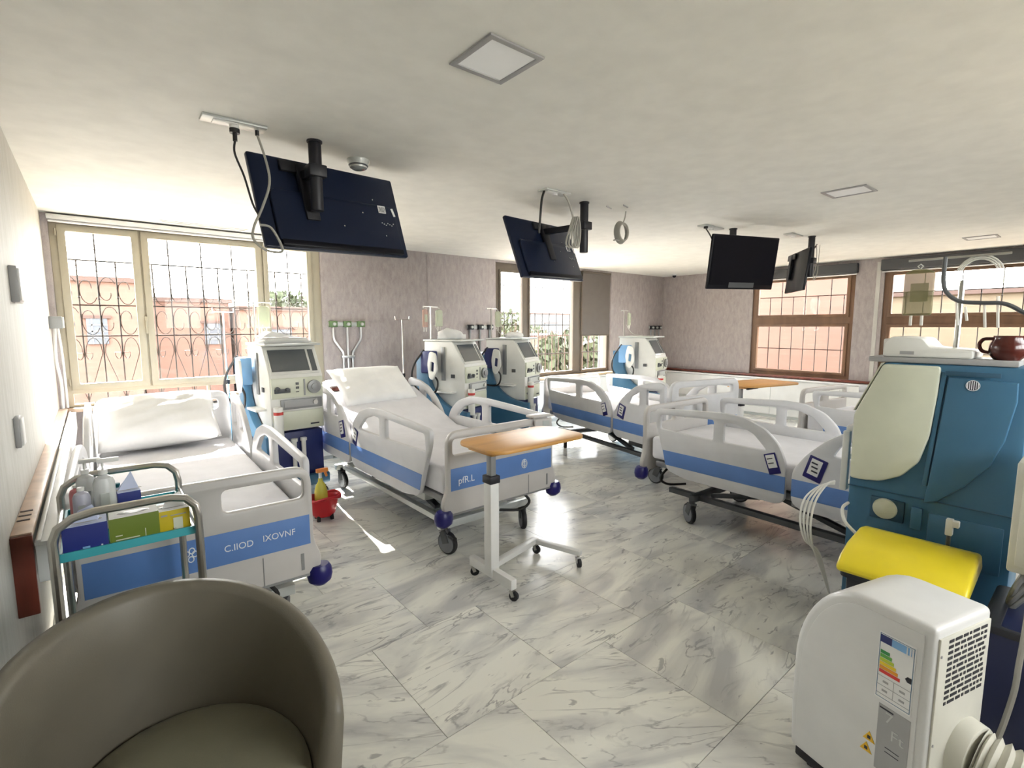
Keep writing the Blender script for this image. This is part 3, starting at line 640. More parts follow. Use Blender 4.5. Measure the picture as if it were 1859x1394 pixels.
# televisions
def rotm(yaw, pitch, roll): return Matrix.Rotation(yaw, 4, 'Z') @ Matrix.Rotation(pitch, 4, 'X') @ Matrix.Rotation(roll, 4, 'Y')
def television(label, ctr, ypr, pole_xy, w=0.86, h=0.50, back=True, pole_z=2.10, detail=True, arm=True):
    t = thing('television', label, 'television', (pole_xy[0], pole_xy[1], ZC), 0, 'ceiling televisions')
    MT = Matrix.Translation(Vector(ctr) - Vector((pole_xy[0], pole_xy[1], ZC))) @ rotm(*ypr)
    fb = 1 if back else -1       # local -y faces the viewer; back side towards -y when back is True
    def put(o): o.matrix_local = MT; return o
    put(slab('casing', rnd(rect(-w / 2, w / 2, -h / 2, h / 2), 0.012, 3), [], 'y', 0.0 if back else 0.004, 0.028, M_TVB if back else M_BLK, t, bev=0.006))
    if back:
        put(slab('rear_bulge', rnd(rect(-w * .42, w * .45, -h * .46, h * .12), 0.04, 4), [], 'y', -0.022, 0.002, M_TVB, t, bev=0.012))
        put(MB().box((0, 0.0295, 0.0), (w - 0.03, 0.003, h - 0.03)).build('screen', M_BLK, t))
        put(MB().box((0.02 * w, -0.012, -h / 2 + 0.022), (w * 0.86, 0.03, 0.034)).build('speaker_ledge', M_BLK, t, bevel=0.008))
        if detail:
            for (u, v) in ((0.18, 0.06), (0.18, -0.01), (0.30, 0.12), (0.02, -0.13), (0.33, -0.17)):
                put(MB().cyl((u * w, -0.0225 if v < 0.05 else -0.001, v * h * 1.6), (u * w, -0.026 if v < 0.05 else -0.004, v * h * 1.6), 0.004, n=8).build('screw', M_CHROME, t))
            put(MB().box((0.34 * w, -0.024, 0.03), (0.05, 0.003, 0.045)).build('barcode_label', M_PAPER, t))
            for k in range(6): put(MB().box((0.34 * w - 0.018 + 0.007 * k, -0.026, 0.028), (0.0025, 0.002, 0.034)).build('barcode_bar', M_INK, t))
            put(MB().box((0.43 * w, -0.024, 0.02), (0.014, 0.003, 0.05), (0, R(-12), 0)).build('sticker', M_PAPER, t))
            for k in range(7): put(MB().box((0.32 * w + 0.013 * k, -0.024, -0.055 - 0.006 * (k % 3)), (0.006, 0.003, 0.005)).build('port', M_LGREY, t))
    else:
        put(MB().box((0, 0.003, 0.012), (w - 0.035, 0.004, h - 0.06)).build('screen', M_BLK, t))
        put(MB().box((0, 0.002, -h / 2 + 0.04), (w * 0.38, 0.008, 0.05)).build('brand_strip', M_DGREY, t))
    pl = pole_z - ZC
    MB().cyl((0, 0, 0), (0, 0, -0.010), 0.038).build('ceiling_flange', M_TVP, t)
    MB().cyl((0, 0, -0.005), (0, 0, pl), 0.032, n=20).build('pole', M_TVP, t, bevel=0.004)
    if arm:
        u0 = max(-0.2, min(0.2, (MT.inverted() @ Vector((0, 0, pl * 0.6))).x))
        c = MT @ Vector((u0, -0.03 if back else 0.05, h * 0.30))
        c2 = Vector((0, 0, max(pl * 0.6, c.z)))
        MB().bar((0, 0, c2.z), c, 0.05, 0.04).build('arm', M_TVP, t)
        put(MB().box((u0, -0.012 if back else 0.04, h * 0.40), (0.24, 0.02, 0.06)).box((u0, -0.02 if back else 0.04, 0.06), (0.075, 0.03, h * 0.62)).build('mount_plate', M_TVP, t, bevel=0.004))
        MB().box((0, 0, c2.z), (0.09, 0.09, 0.06)).build('collar', M_TVP, t, bevel=0.006)
    return t
television('large black television seen from behind, hanging nearest above the left bed', (1.10, 2.86, 2.15), (R(8), R(-16.5), R(-2)), (0.955, 2.735), pole_z=2.10)
television('black television seen from behind in front of the dark window', (2.93, 3.07, 2.12), (R(9.8), R(-20), R(-1.5)), (3.0, 2.73), pole_z=2.07)
television('black television hanging squarely right of the ceiling cable coil', (4.875, 2.366, 2.10), (R(-16), R(8), R(-1)), (4.93, 2.52), back=False, detail=False)
television('small dark television seen edge-on in front of the narrow brown window', (5.74, 2.20, 2.06), (R(37), R(6), 0), (5.99, 2.19), w=0.62, h=0.42, back=False, pole_z=2.02, detail=False)

def tubeo(name, pts, r, mt, parent=None, n=8, closed=False, sm=True):
    return MB().tube(cr(pts, 6) if sm else pts, r, n, closed).build(name, mt, parent)
def socket_plate(label, x0, x1, y):
    t = thing('ceiling_socket', label, 'socket', ((x0 + x1) / 2, y, ZC), 0, 'ceiling socket plates')
    MB().box((0, 0, -0.006), (x1 - x0, 0.09, 0.012)).build('plate', M_LGREY, t, bevel=0.003)
    MB().box((-0.04, 0, -0.014), (0.10, 0.06, 0.006)).build('insert', M_WHITE, t, bevel=0.002)
    MB().cyl((0.0, 0, -0.012), (0.0, 0, -0.03), 0.021).build('socket_ring', M_WHITE, t)
    return t
socket_plate('white ceiling socket strip over the left bed with two cables', 0.45, 0.72, 2.73)
t = thing('power_cable', 'black plugged cable hanging left of the large television', 'cable', (0.585, 2.73, ZC))
MB().cyl((0, 0, -0.03), (0, 0, -0.05), 0.022).cyl((0, 0, -0.05), (0, 0, -0.085), 0.010).build('plug', M_CABLEB, t)
tubeo('lead', [(0, 0, -0.08), (-0.005, 0, -0.14), (0.03, 0.0, -0.24), (0.06, 0.0, -0.36), (0.09, 0.0, -0.42)], 0.005, M_CABLEB, t)
t = thing('aerial_cable', 'pale grey cable looping from the ceiling below the large television', 'cable', (0.685, 2.74, ZC))
MB().cyl((0, 0, -0.012), (0, 0, -0.035), 0.009).build('plug', M_CABLEB, t)
tubeo('lead', [(0, 0, -0.03), (0.03, -0.02, -0.16), (0.035, -0.03, -0.26), (-0.005, -0.03, -0.38), (-0.045, -0.03, -0.47), (-0.05, -0.03, -0.53), (0.00, -0.03, -0.575), (0.07, -0.03, -0.58), (0.075, -0.035, -0.55), (0.03, -0.04, -0.47), (-0.02, -0.04, -0.46)], 0.006, M_CABLE, t)
socket_plate('white ceiling socket plate above the second television', 2.48, 2.72, 2.65)
t = thing('power_cable', 'straight black cable dropping behind the second television', 'cable', (2.50, 2.65, ZC))
tubeo('lead', [(0.0, 0, -0.01), (-0.02, 0, -0.06), (-0.03, 0.0, -0.12), (-0.03, 0.02, -0.30)], 0.008, M_CABLEB, t)
t = thing('aerial_cable', 'cream cable bundle hanging beside the second television bracket', 'cable', (2.66, 2.62, ZC))
tubeo('lead', [(0, 0, -0.012), (0.05, 0, -0.06), (0.09, 0.0, -0.14), (0.11, 0, -0.20)], 0.007, M_CABLE, t)
for k in range(4):
    a = 0.02 * k
    tubeo('loop', [(0.10 + a * .3, -0.01 * k, -0.16), (0.06 + a * .4, -0.01 * k, -0.26), (0.03 + a, -0.01 * k, -0.36), (0.10 + a * .5, -0.01 * k, -0.37), (0.13 + a * .3, -0.01 * k, -0.26), (0.11 + a * .3, -0.01 * k, -0.16)], 0.006, M_CABLE, t)
t = thing('cable_coil', 'coiled grey cable hanging alone from the ceiling', 'cable', (3.50, 2.72, ZC))
tubeo('lead', [(0.0, 0, 0), (-0.01, 0, -0.05), (-0.035, 0, -0.10)], 0.005, M_CABLE, t)
for k in range(5):
    r0 = 0.062 + 0.004 * k
    MB().tube([(-0.05 + r0 * 0.95 * math.cos(a) + 0.002 * k, 0.01 * (k - 2), -0.175 + r0 * 1.12 * math.sin(a)) for a in [2 * PI * q / 22 for q in range(22)]], 0.008, 6, True).build('loop', M_CABLE, t)
tubeo('free_end', [(-0.06, 0, -0.245), (-0.12, 0, -0.245), (-0.15, 0, -0.25)], 0.006, M_CABLE, t)
socket_plate('white ceiling socket plate above the third television', 4.50, 4.84, 2.61)
t = thing('power_cable', 'dark cable with a white loop at the left edge of the third television', 'cable', (4.56, 2.60, ZC))
MB().cyl((0, 0, -0.012), (0, 0, -0.03), 0.02).build('plug', M_CABLEB, t)
tubeo('lead', [(0, 0, -0.03), (0.06, -0.02, -0.10), (0.09, -0.05, -0.20), (0.10, -0.09, -0.26)], 0.006, M_CABLEB, t)
for k in range(3): MB().tube([(0.09 + (0.055 + .006 * k) * math.cos(a), -0.10, -0.31 + (0.075 + .006 * k) * math.sin(a)) for a in [2 * PI * q / 18 for q in range(18)]], 0.010, 6, True).build('loop', M_CABLEW, t)
socket_plate('white ceiling socket plate above the edge-on television', 5.60, 5.88, 2.28)
t = thing('ceiling_wires', 'thin stray wires drooping from the ceiling by the narrow window', 'wire', (6.6, 2.36, ZC))
tubeo('wire', [(0, 0, 0), (0.03, 0, -0.12), (0.02, 0.0, -0.28), (-0.03, 0, -0.36), (-0.01, 0, -0.42), (0.08, 0, -0.33), (0.09, 0, -0.2), (0.11, 0, 0)], 0.004, M_CABLE, t)
tubeo('wire', [(0.02, 0, 0), (-0.02, 0.02, -0.06), (0.05, 0.02, -0.02)], 0.006, M_EROOF, t)
for k in range(3):
    o = MB().box((0, 0, -0.004), (0.10, 0.006, 0.008), (0, 0, 0.3)).build('ceiling_mark', M_GREYP) if k < 2 else None
    if o: o.location = (3.27 + 0.07 * k, 2.71 - 0.11 * k, ZC); tag(o, ['upper of two short scratches on the ceiling beside the second television pole', 'lower of two short scratches on the ceiling beside the second television pole'][k], 'scratch')

# ------------------------------------------------------------------ beds
FOOT_RAIL = [(0.25, 0.40), (0.20, 0.52), (0.10, 0.76), (0.09, 0.865), (0.40, 0.885), (0.80, 0.905), (1.0, 0.895), (1.18, 0.84), (1.30, 0.75), (1.36, 0.64), (1.365, 0.40), (1.30, 0.365), (0.45, 0.365)]
HEAD_RAIL = [(1.40, 0.40), (1.395, 0.60), (1.47, 0.72), (1.58, 0.83), (1.72, 0.92), (1.88, 0.965), (2.06, 0.985), (2.11, 0.96), (2.115, 0.50), (2.09, 0.40), (1.98, 0.365), (1.46, 0.365)]
def bed(label, loc, rz, raised=0.0, text=None, variant=0, rs=1.0):
    def F(y): return 0.09 + (y - 0.09) * rs
    hs = 1.365 - F(1.365)
    FR = lambda P: [(F(y), z) for (y, z) in P]
    HR = lambda P: [(y - hs, z) for (y, z) in P]
    t = thing('hospital_bed', label, 'hospital bed', loc, rz, 'hospital beds')
    # undercarriage
    u = MB()
    for s in (-1, 1): u.bar((s * 0.31, 0.14, 0.20), (s * 0.31, 2.0, 0.20), 0.05, 0.04)
    for y in (0.16 if variant == 0 else 0.38, 1.98): u.bar((-0.39, y, 0.20), (0.39, y, 0.20), 0.05, 0.05)
    u.build('base_frame', M_LGREY if variant == 0 else M_DGREY, t, bevel=0.004)
    sc = MB()
    for s in (-1, 1):
        sc.bar((s * 0.22, 0.45, 0.21), (s * 0.22, 1.25, 0.40), 0.045, 0.03); sc.bar((s * 0.25, 1.45, 0.21), (s * 0.25, 0.75, 0.40), 0.045, 0.03)
    sc.build('lift_arms', M_DGREY, t, bevel=0.003)
    MB().cyl((0, 0.55, 0.26), (0, 1.15, 0.36), 0.035).cyl((0, 1.15, 0.36), (0, 1.45, 0.40), 0.018).build('actuator', M_DGREY, t)
    MB().box((-0.26, 0.52, 0.34), (0.14, 0.16, 0.12)).build('control_box', M_LGREY, t, bevel=0.008)
    MB().box((0.15, 1.55, 0.33), (0.30, 0.24, 0.14)).build('motor_box', M_DGREY, t, bevel=0.01)
    MB().box((0, 1.08, 0.415), (0.84, 2.02, 0.045)).build('deck_frame', M_MGREY, t, bevel=0.006)
    tubeo('hose', [(0.2, 0.06, 0.36), (0.28, 0.02, 0.26), (0.22, 0.05, 0.20), (0.1, 0.14, 0.2)], 0.010, M_CABLEB, t)
    fy, fx = (0.17, 0.34) if variant == 0 else (0.38, 0.385)
    for (x, y, a) in ((-fx, fy, 0.25), (fx, fy, -0.5), (-fx, 1.97, 0.1), (fx, 1.97, 0.3)):
        f, ct, wv = caster(t, x, y, 0.078, 0.034, M_RUB, M_DGREY, a)
        for sg in (-1, 1): MB().cyl(ct + wv * sg * 0.9, ct + wv * sg * 1.18, 0.064, n=20).build('hub_disc', M_WHEEL, f)
    MB().tube([(-0.36, 0.05, 0.17), (-0.40, 0.02, 0.20), (-0.36, 0.12, 0.19)], 0.012, 6).cyl((-0.37, 0.06, 0.16), (-0.37, 0.0, 0.155), 0.016).build('brake_pedal', M_TVP, t)
    # mattress: flat section plus (optionally) raised back section
    def matt(y0_, y1_, z0_, z1_, hw=0.43):
        return MB().box((0, (y0_ + y1_) / 2, (z0_ + z1_) / 2), (hw * 2, y1_ - y0_, z1_ - z0_))
    if raised > 0:
        prof = [(0.03, 0.45), (1.20, 0.45), (2.06, 0.45 + raised), (2.02, 0.60 + raised), (1.92, 0.63 + raised * .9), (1.30, 0.645 + raised * 0.12), (1.16, 0.63), (0.06, 0.63), (0.03, 0.60)]
        MB().prism(prof, 'x', -0.43, 0.43).build('mattress', M_SHEET, t, bevel=0.03, seg=3)
        MB().bar((0, 1.2, 0.43), (0, 2.04, 0.43 + raised), 0.8, 0.03).build('back_deck', M_MGREY, t, bevel=0.004)
    else:
        matt(0.03, 2.09, 0.45, 0.63).build('mattress', M_SHEET, t, bevel=0.03, seg=3)
    # side rails
    for s in (-1, 1):
        a0, a1 = (s * 0.447, s * 0.482)
        fr = slab('side_rail', rnd(FR(FOOT_RAIL), 0.04, 3), [rnd(FR([(0.155, 0.715), (0.165, 0.825), (0.72, 0.845), (0.72, 0.70)]), 0.02, 3), rnd(FR([(0.82, 0.70), (0.82, 0.835), (0.93, 0.84), (1.08, 0.795), (1.20, 0.70)]), 0.02, 3)], 'x', a0, a1, M_BEDW, t, bev=0.012)
        slab('blue_stripe', FR([(0.235, 0.445), (0.20, 0.555), (1.362, 0.555), (1.362, 0.445)]), [], 'x', a1 - 0.002 * s, a1 + 0.002 * s, M_STRIPE, fr, bev=0.0005)
        MB().box((a1, F(1.255), 0.625), (0.012, 0.075, 0.135), (R(20), 0, 0)).build('control_panel', M_NAVY, fr, bevel=0.004)
        MB().box((a1 + 0.007 * s, F(1.255) - 0.004, 0.640), (0.006, 0.056, 0.085), (R(20), 0, 0)).build('keypad', M_PAPER, fr, bevel=0.002)
        for k in range(2): MB().box((a1 + 0.0105 * s, F(1.255) - 0.004 - 0.010 * k, 0.628 + 0.028 * k), (0.003, 0.036, 0.006), (R(20), 0, 0)).build('key', M_INK, fr)
        hr = slab('head_rail', rnd(HR(HEAD_RAIL), 0.04, 3), [rnd(HR([(1.62, 0.74), (1.66, 0.81), (1.78, 0.875), (1.78, 0.74)]), 0.02, 3), rnd(HR(rect(1.88, 2.05, 0.75, 0.90)), 0.02, 3)], 'x', a0, a1, M_BEDW, t, bev=0.012)
        slab('blue_stripe', HR([(1.402, 0.445), (1.402, 0.555), (2.113, 0.555), (2.105, 0.445)]), [], 'x', a1 - 0.002 * s, a1 + 0.002 * s, M_STRIPE, hr, bev=0.0005)
        MB().box((a1, 1.53 - hs, 0.645), (0.012, 0.105, 0.145), (R(-16), 0, 0)).build('control_panel', M_NAVY, hr, bevel=0.006)
        MB().box((a1 + 0.007 * s, 1.53 - hs, 0.655), (0.006, 0.062, 0.10), (R(-16), 0, 0)).build('keypad', M_PAPER, hr, bevel=0.002)
        for k in range(3): MB().box((a1 + 0.0105 * s, 1.53 - hs, 0.63 + 0.026 * k), (0.003, 0.036, 0.009), (R(-16), 0, 0)).build('key', M_INK, hr)
        for y in (0.5, 1.15, 1.6, 1.95): MB().box((s * 0.44, y, 0.40), (0.05, 0.06, 0.05)).build('rail_bracket', M_MGREY, t, bevel=0.004)
    # foot board
    ob = [(-0.465, 0.335), (-0.48, 0.42), (-0.445, 0.50), (-0.445, 0.865), (0.445, 0.865), (0.445, 0.50), (0.48, 0.42), (0.465, 0.335)]
    fb = slab('foot_board', rnd(ob, [0.01, 0.03, 0.04, 0.09, 0.09, 0.04, 0.03, 0.01], 5), [rnd(rect(-0.405, -0.06, 0.715, 0.815), 0.03, 4), rnd(rect(0.06, 0.405, 0.715, 0.815), 0.03, 4)], 'y', -0.05, -0.005, M_BEDG, t, bev=0.014)
    slab('blue_stripe', rect(-0.425, 0.425, 0.495, 0.635), [], 'y', -0.0515, -0.048, M_STRIPE, fb, bev=0.0005)
    for x in (0.21, 0.385): MB().box((x, -0.0505, 0.415), (0.004 if x < .3 else 0.014, 0.003, 0.13 if x < .3 else 0.08)).build('groove', M_MGREY, fb)
    MB().box((0, -0.0505, 0.345), (0.86, 0.003, 0.012)).build('lower_edge', M_MGREY, fb)
    for s in (-1, 1):
        MB().lathe([(0.001, -0.055), (0.03, -0.05), (0.055, -0.03), (0.062, 0.0), (0.058, 0.03), (0.045, 0.05), (0.001, 0.052)], (s * 0.468, -0.03, 0.325), 16, 1.0, 0.85).build('corner_bumper', M_NAVY, t)
    hb = [(-0.445, 0.42), (-0.445, 1.0), (0.445, 1.0), (0.445, 0.42)]
    h = slab('head_board', rnd(hb, [0.02, 0.10, 0.10, 0.02], 5), [rnd(rect(-0.36, 0.36, 0.86, 0.94), 0.03, 4)], 'y', 2.125, 2.17, M_BEDW, t, bev=0.012)
    slab('blue_stripe', rect(-0.425, 0.425, 0.495, 0.635), [], 'y', 2.169, 2.173, M_STRIPE, h, bev=0.0005)
    for s in (-1, 1): MB().lathe([(0.001, -0.05), (0.05, -0.03), (0.058, 0.0), (0.045, 0.045), (0.001, 0.05)], (s * 0.45, 2.16, 0.40), 16).build('corner_bumper', M_NAVY, t)
    if text:
        for (s_, sz, x, z) in text: text_mesh('lettering', s_, sz, M_WINK, fb, (x, -0.0520, z), (R(90), 0, 0))
    return t
b1 = bed('hospital bed at the left wall, partly behind the steel trolley', (0.313, 2.40, 0), R(-2.0), text=[('C.IIOD', 0.040, 0.115, 0.562), ('IXOVNF', 0.040, 0.285, 0.568)])
b1.scale = (0.95, 1, 1)
b2 = bed('hospital bed with raised backrest standing behind the orange table', (2.045, 2.585, 0), 0, raised=0.30, text=[('pfR.L', 0.06, -0.31, 0.55)])
b3 = bed('hospital bed beside the large blue machine, foot end at left', (3.80, 2.33, 0), R(180 - 2), variant=1, rs=0.78)
b4 = bed('hospital bed by the light sill, standing in line behind another bed', (4.85, 4.55, 0), R(180 - 12), variant=1)
b5 = bed('far hospital bed half hidden behind the large blue machine', (5.92, 1.92, 0), R(180 - 8), variant=1)
# emblems on the foot boards
fb1 = [c for c in b1.children if c.name.startswith('foot_board')][0]; fb2 = [c for c in b2.children if c.name.startswith('foot_board')][0]
for (x, z) in ((-0.085, 0.58), (-0.07, 0.555), (-0.055, 0.575), (-0.065, 0.59)): MB().tube([(x + 0.010 * math.cos(a), -0.052, z + 0.012 * math.sin(a)) for a in [2 * PI * q / 12 for q in range(12)]], 0.0025, 5, True).build('emblem_ring', M_WINK, fb1)
for r0 in (0.030, 0.018): MB().tube([(0.17 + r0 * 0.8 * math.cos(a), -0.052, 0.565 + r0 * math.sin(a)) for a in [2 * PI * q / 20 for q in range(20)]], 0.0032, 5, True).build('emblem_ring', M_WINK, fb2)
MB().box((0.17, -0.052, 0.565), (0.006, 0.003, 0.05)).build('emblem_bar', M_WINK, fb2)
# hand control hooked on the second bed's foot board
t = thing('hand_control', 'grey bed remote hooked over the foot board beside the orange tabletop', 'remote control', (2.37, 2.56, 0.868))
MB().box((0, 0, 0.01), (0.17, 0.085, 0.02)).build('hook', M_BEDG, t, bevel=0.008)
MB().box((0, -0.045, -0.055), (0.16, 0.02, 0.10)).build('housing', M_BEDG, t, bevel=0.008)
MB().box((0.02, -0.056, -0.05), (0.06, 0.004, 0.06)).build('keypad', M_LGREY, t)

# pillows
def pillow(label, loc, rot, L=0.62, W=0.42, H=0.16, flop=0.0, seed=1):
    rg = random.Random(seed); bm = bmesh.new(); N, K = 22, 16; V = {}
    for sgn in (1, -1):
        for i in range(N + 1):
            for j in range(K + 1):
                u, v = 2 * i / N - 1, 2 * j / K - 1
                pu, pv = abs(u) ** 2.6, abs(v) ** 2.6
                h = H / 2 * max(0, (1 - pu) * (1 - pv)) ** 0.42
                pin = 1 - 0.06 * (1 - abs(u)) * abs(v) ** 4
                x = u * L / 2 * (1 - 0.05 * (1 - abs(v)) * abs(u) ** 4); y = v * W / 2 * pin
                z = sgn * h + 0.010 * math.sin(7 * u + 2.2 * v + seed) * (1 - pu) * (1 - pv) + 0.006 * math.sin(15 * v - 6 * u + seed) * (1 - pu) * (1 - pv) + flop * u * u - flop * .4 * v * v
                if (i in (0, N) or j in (0, K)) and sgn < 0: V[(sgn, i, j)] = V[(1, i, j)]
                else: V[(sgn, i, j)] = bm.verts.new((x, y, z))
        for i in range(N):
            for j in range(K):
                q = [V[(sgn, i, j)], V[(sgn, i + 1, j)], V[(sgn, i + 1, j + 1)], V[(sgn, i, j + 1)]]
                try: bm.faces.new(q if sgn > 0 else q[::-1])
                except ValueError: pass
    bmesh.ops.recalc_face_normals(bm, faces=bm.faces); me = bpy.data.meshes.new('pillow'); bm.to_mesh(me); bm.free()
    me.polygons.foreach_set('use_smooth', [True] * len(me.polygons))
    o = link('pillow', me, M_PILLOW); o.location = loc; o.rotation_euler = rot; tag(o, label, 'pillow', 'bed pillows'); return o
pillow('plump white pillow on the left bed below the tan window', (0.335, 4.40, 0.835), (R(42), R(-2), R(-3)), 0.72, 0.46, 0.24, 0.0, 1)
pillow('white pillow standing against the raised backrest of the centre bed', (2.02, 4.47, 0.955), (R(36), 0, R(3)), 0.74, 0.50, 0.15, 0.0, 2)

# ------------------------------------------------------------------ overbed tables
def overbed(label, loc, rz, z=0.85, L=0.72, W=0.40, topmat=M_ORANGE):
    t = thing('overbed_table', label, 'overbed table', loc, rz, 'overbed tables')
    pl = [(-L / 2, -W / 2 + .06), (-L / 2 + .06, -W / 2), (L / 2 - .06, -W / 2), (L / 2, -W / 2 + .06), (L / 2, W / 2 - .06), (L / 2 - .06, W / 2), (-L / 2 + .06, W / 2), (-L / 2, W / 2 - .06)]
    slab('table_top', rnd(pl, 0.04, 4), [], 'z', z - 0.022, z, topmat, t, bev=0.008)
    MB().box((-L / 2 + 0.12, 0, z - 0.034), (0.16, 0.22, 0.022)).build('top_bracket', M_ORANGE, t, bevel=0.004)
    MB().bar((-L / 2 + 0.20, -W / 2 + 0.10, z - 0.035), (-L / 2 + 0.08, -W / 2 + 0.14, z - 0.05), 0.03, 0.015).build('release_lever', M_TVP, t, bevel=0.004)
    MB().bar((-L / 2 + 0.12, 0, 0.60), (-L / 2 + 0.12, 0, z - 0.03), 0.035, 0.045).build('inner_column', M_MGREY, t, bevel=0.003)
    MB().box((-L / 2 + 0.12, 0, 0.645), (0.072, 0.078, 0.045)).build('column_collar', M_TVP, t, bevel=0.006)
    MB().bar((-L / 2 + 0.12, 0, 0.075), (-L / 2 + 0.12, 0, 0.625), 0.062, 0.068).build('outer_column', M_WHITE, t, bevel=0.008)
    MB().bar((-L / 2 + 0.12, -0.20, 0.095), (-L / 2 + 0.12, 0.20, 0.095), 0.04, 0.06).build('foot_beam', M_WHITE, t, bevel=0.006)
    MB().bar((-L / 2 + 0.14, 0.06, 0.088), (L / 2 - 0.10, 0.17, 0.088), 0.045, 0.035).bar((L / 2 - 0.12, 0.17, 0.088), (L / 2 - 0.02, -0.16, 0.088), 0.04, 0.03).build('long_leg', M_WHITE, t, bevel=0.005)
    for (x, y, a) in ((-L / 2 + 0.12, -0.185, 0.4), (-L / 2 + 0.12, 0.185, 0.9), (L / 2 - 0.03, -0.15, -0.5), (L / 2 - 0.11, 0.165, 0.3)): caster(t, x, y, 0.027, 0.022, M_RUB, M_STEEL, a)
    return t
overbed('white-legged bedside table with orange wood top in the middle of the floor', (1.915, 2.20, 0), 0)
overbed('far bedside table with brown top near the right-hand windows', (5.72, 2.55, 0), R(-14), z=0.87, L=0.80, W=0.50)

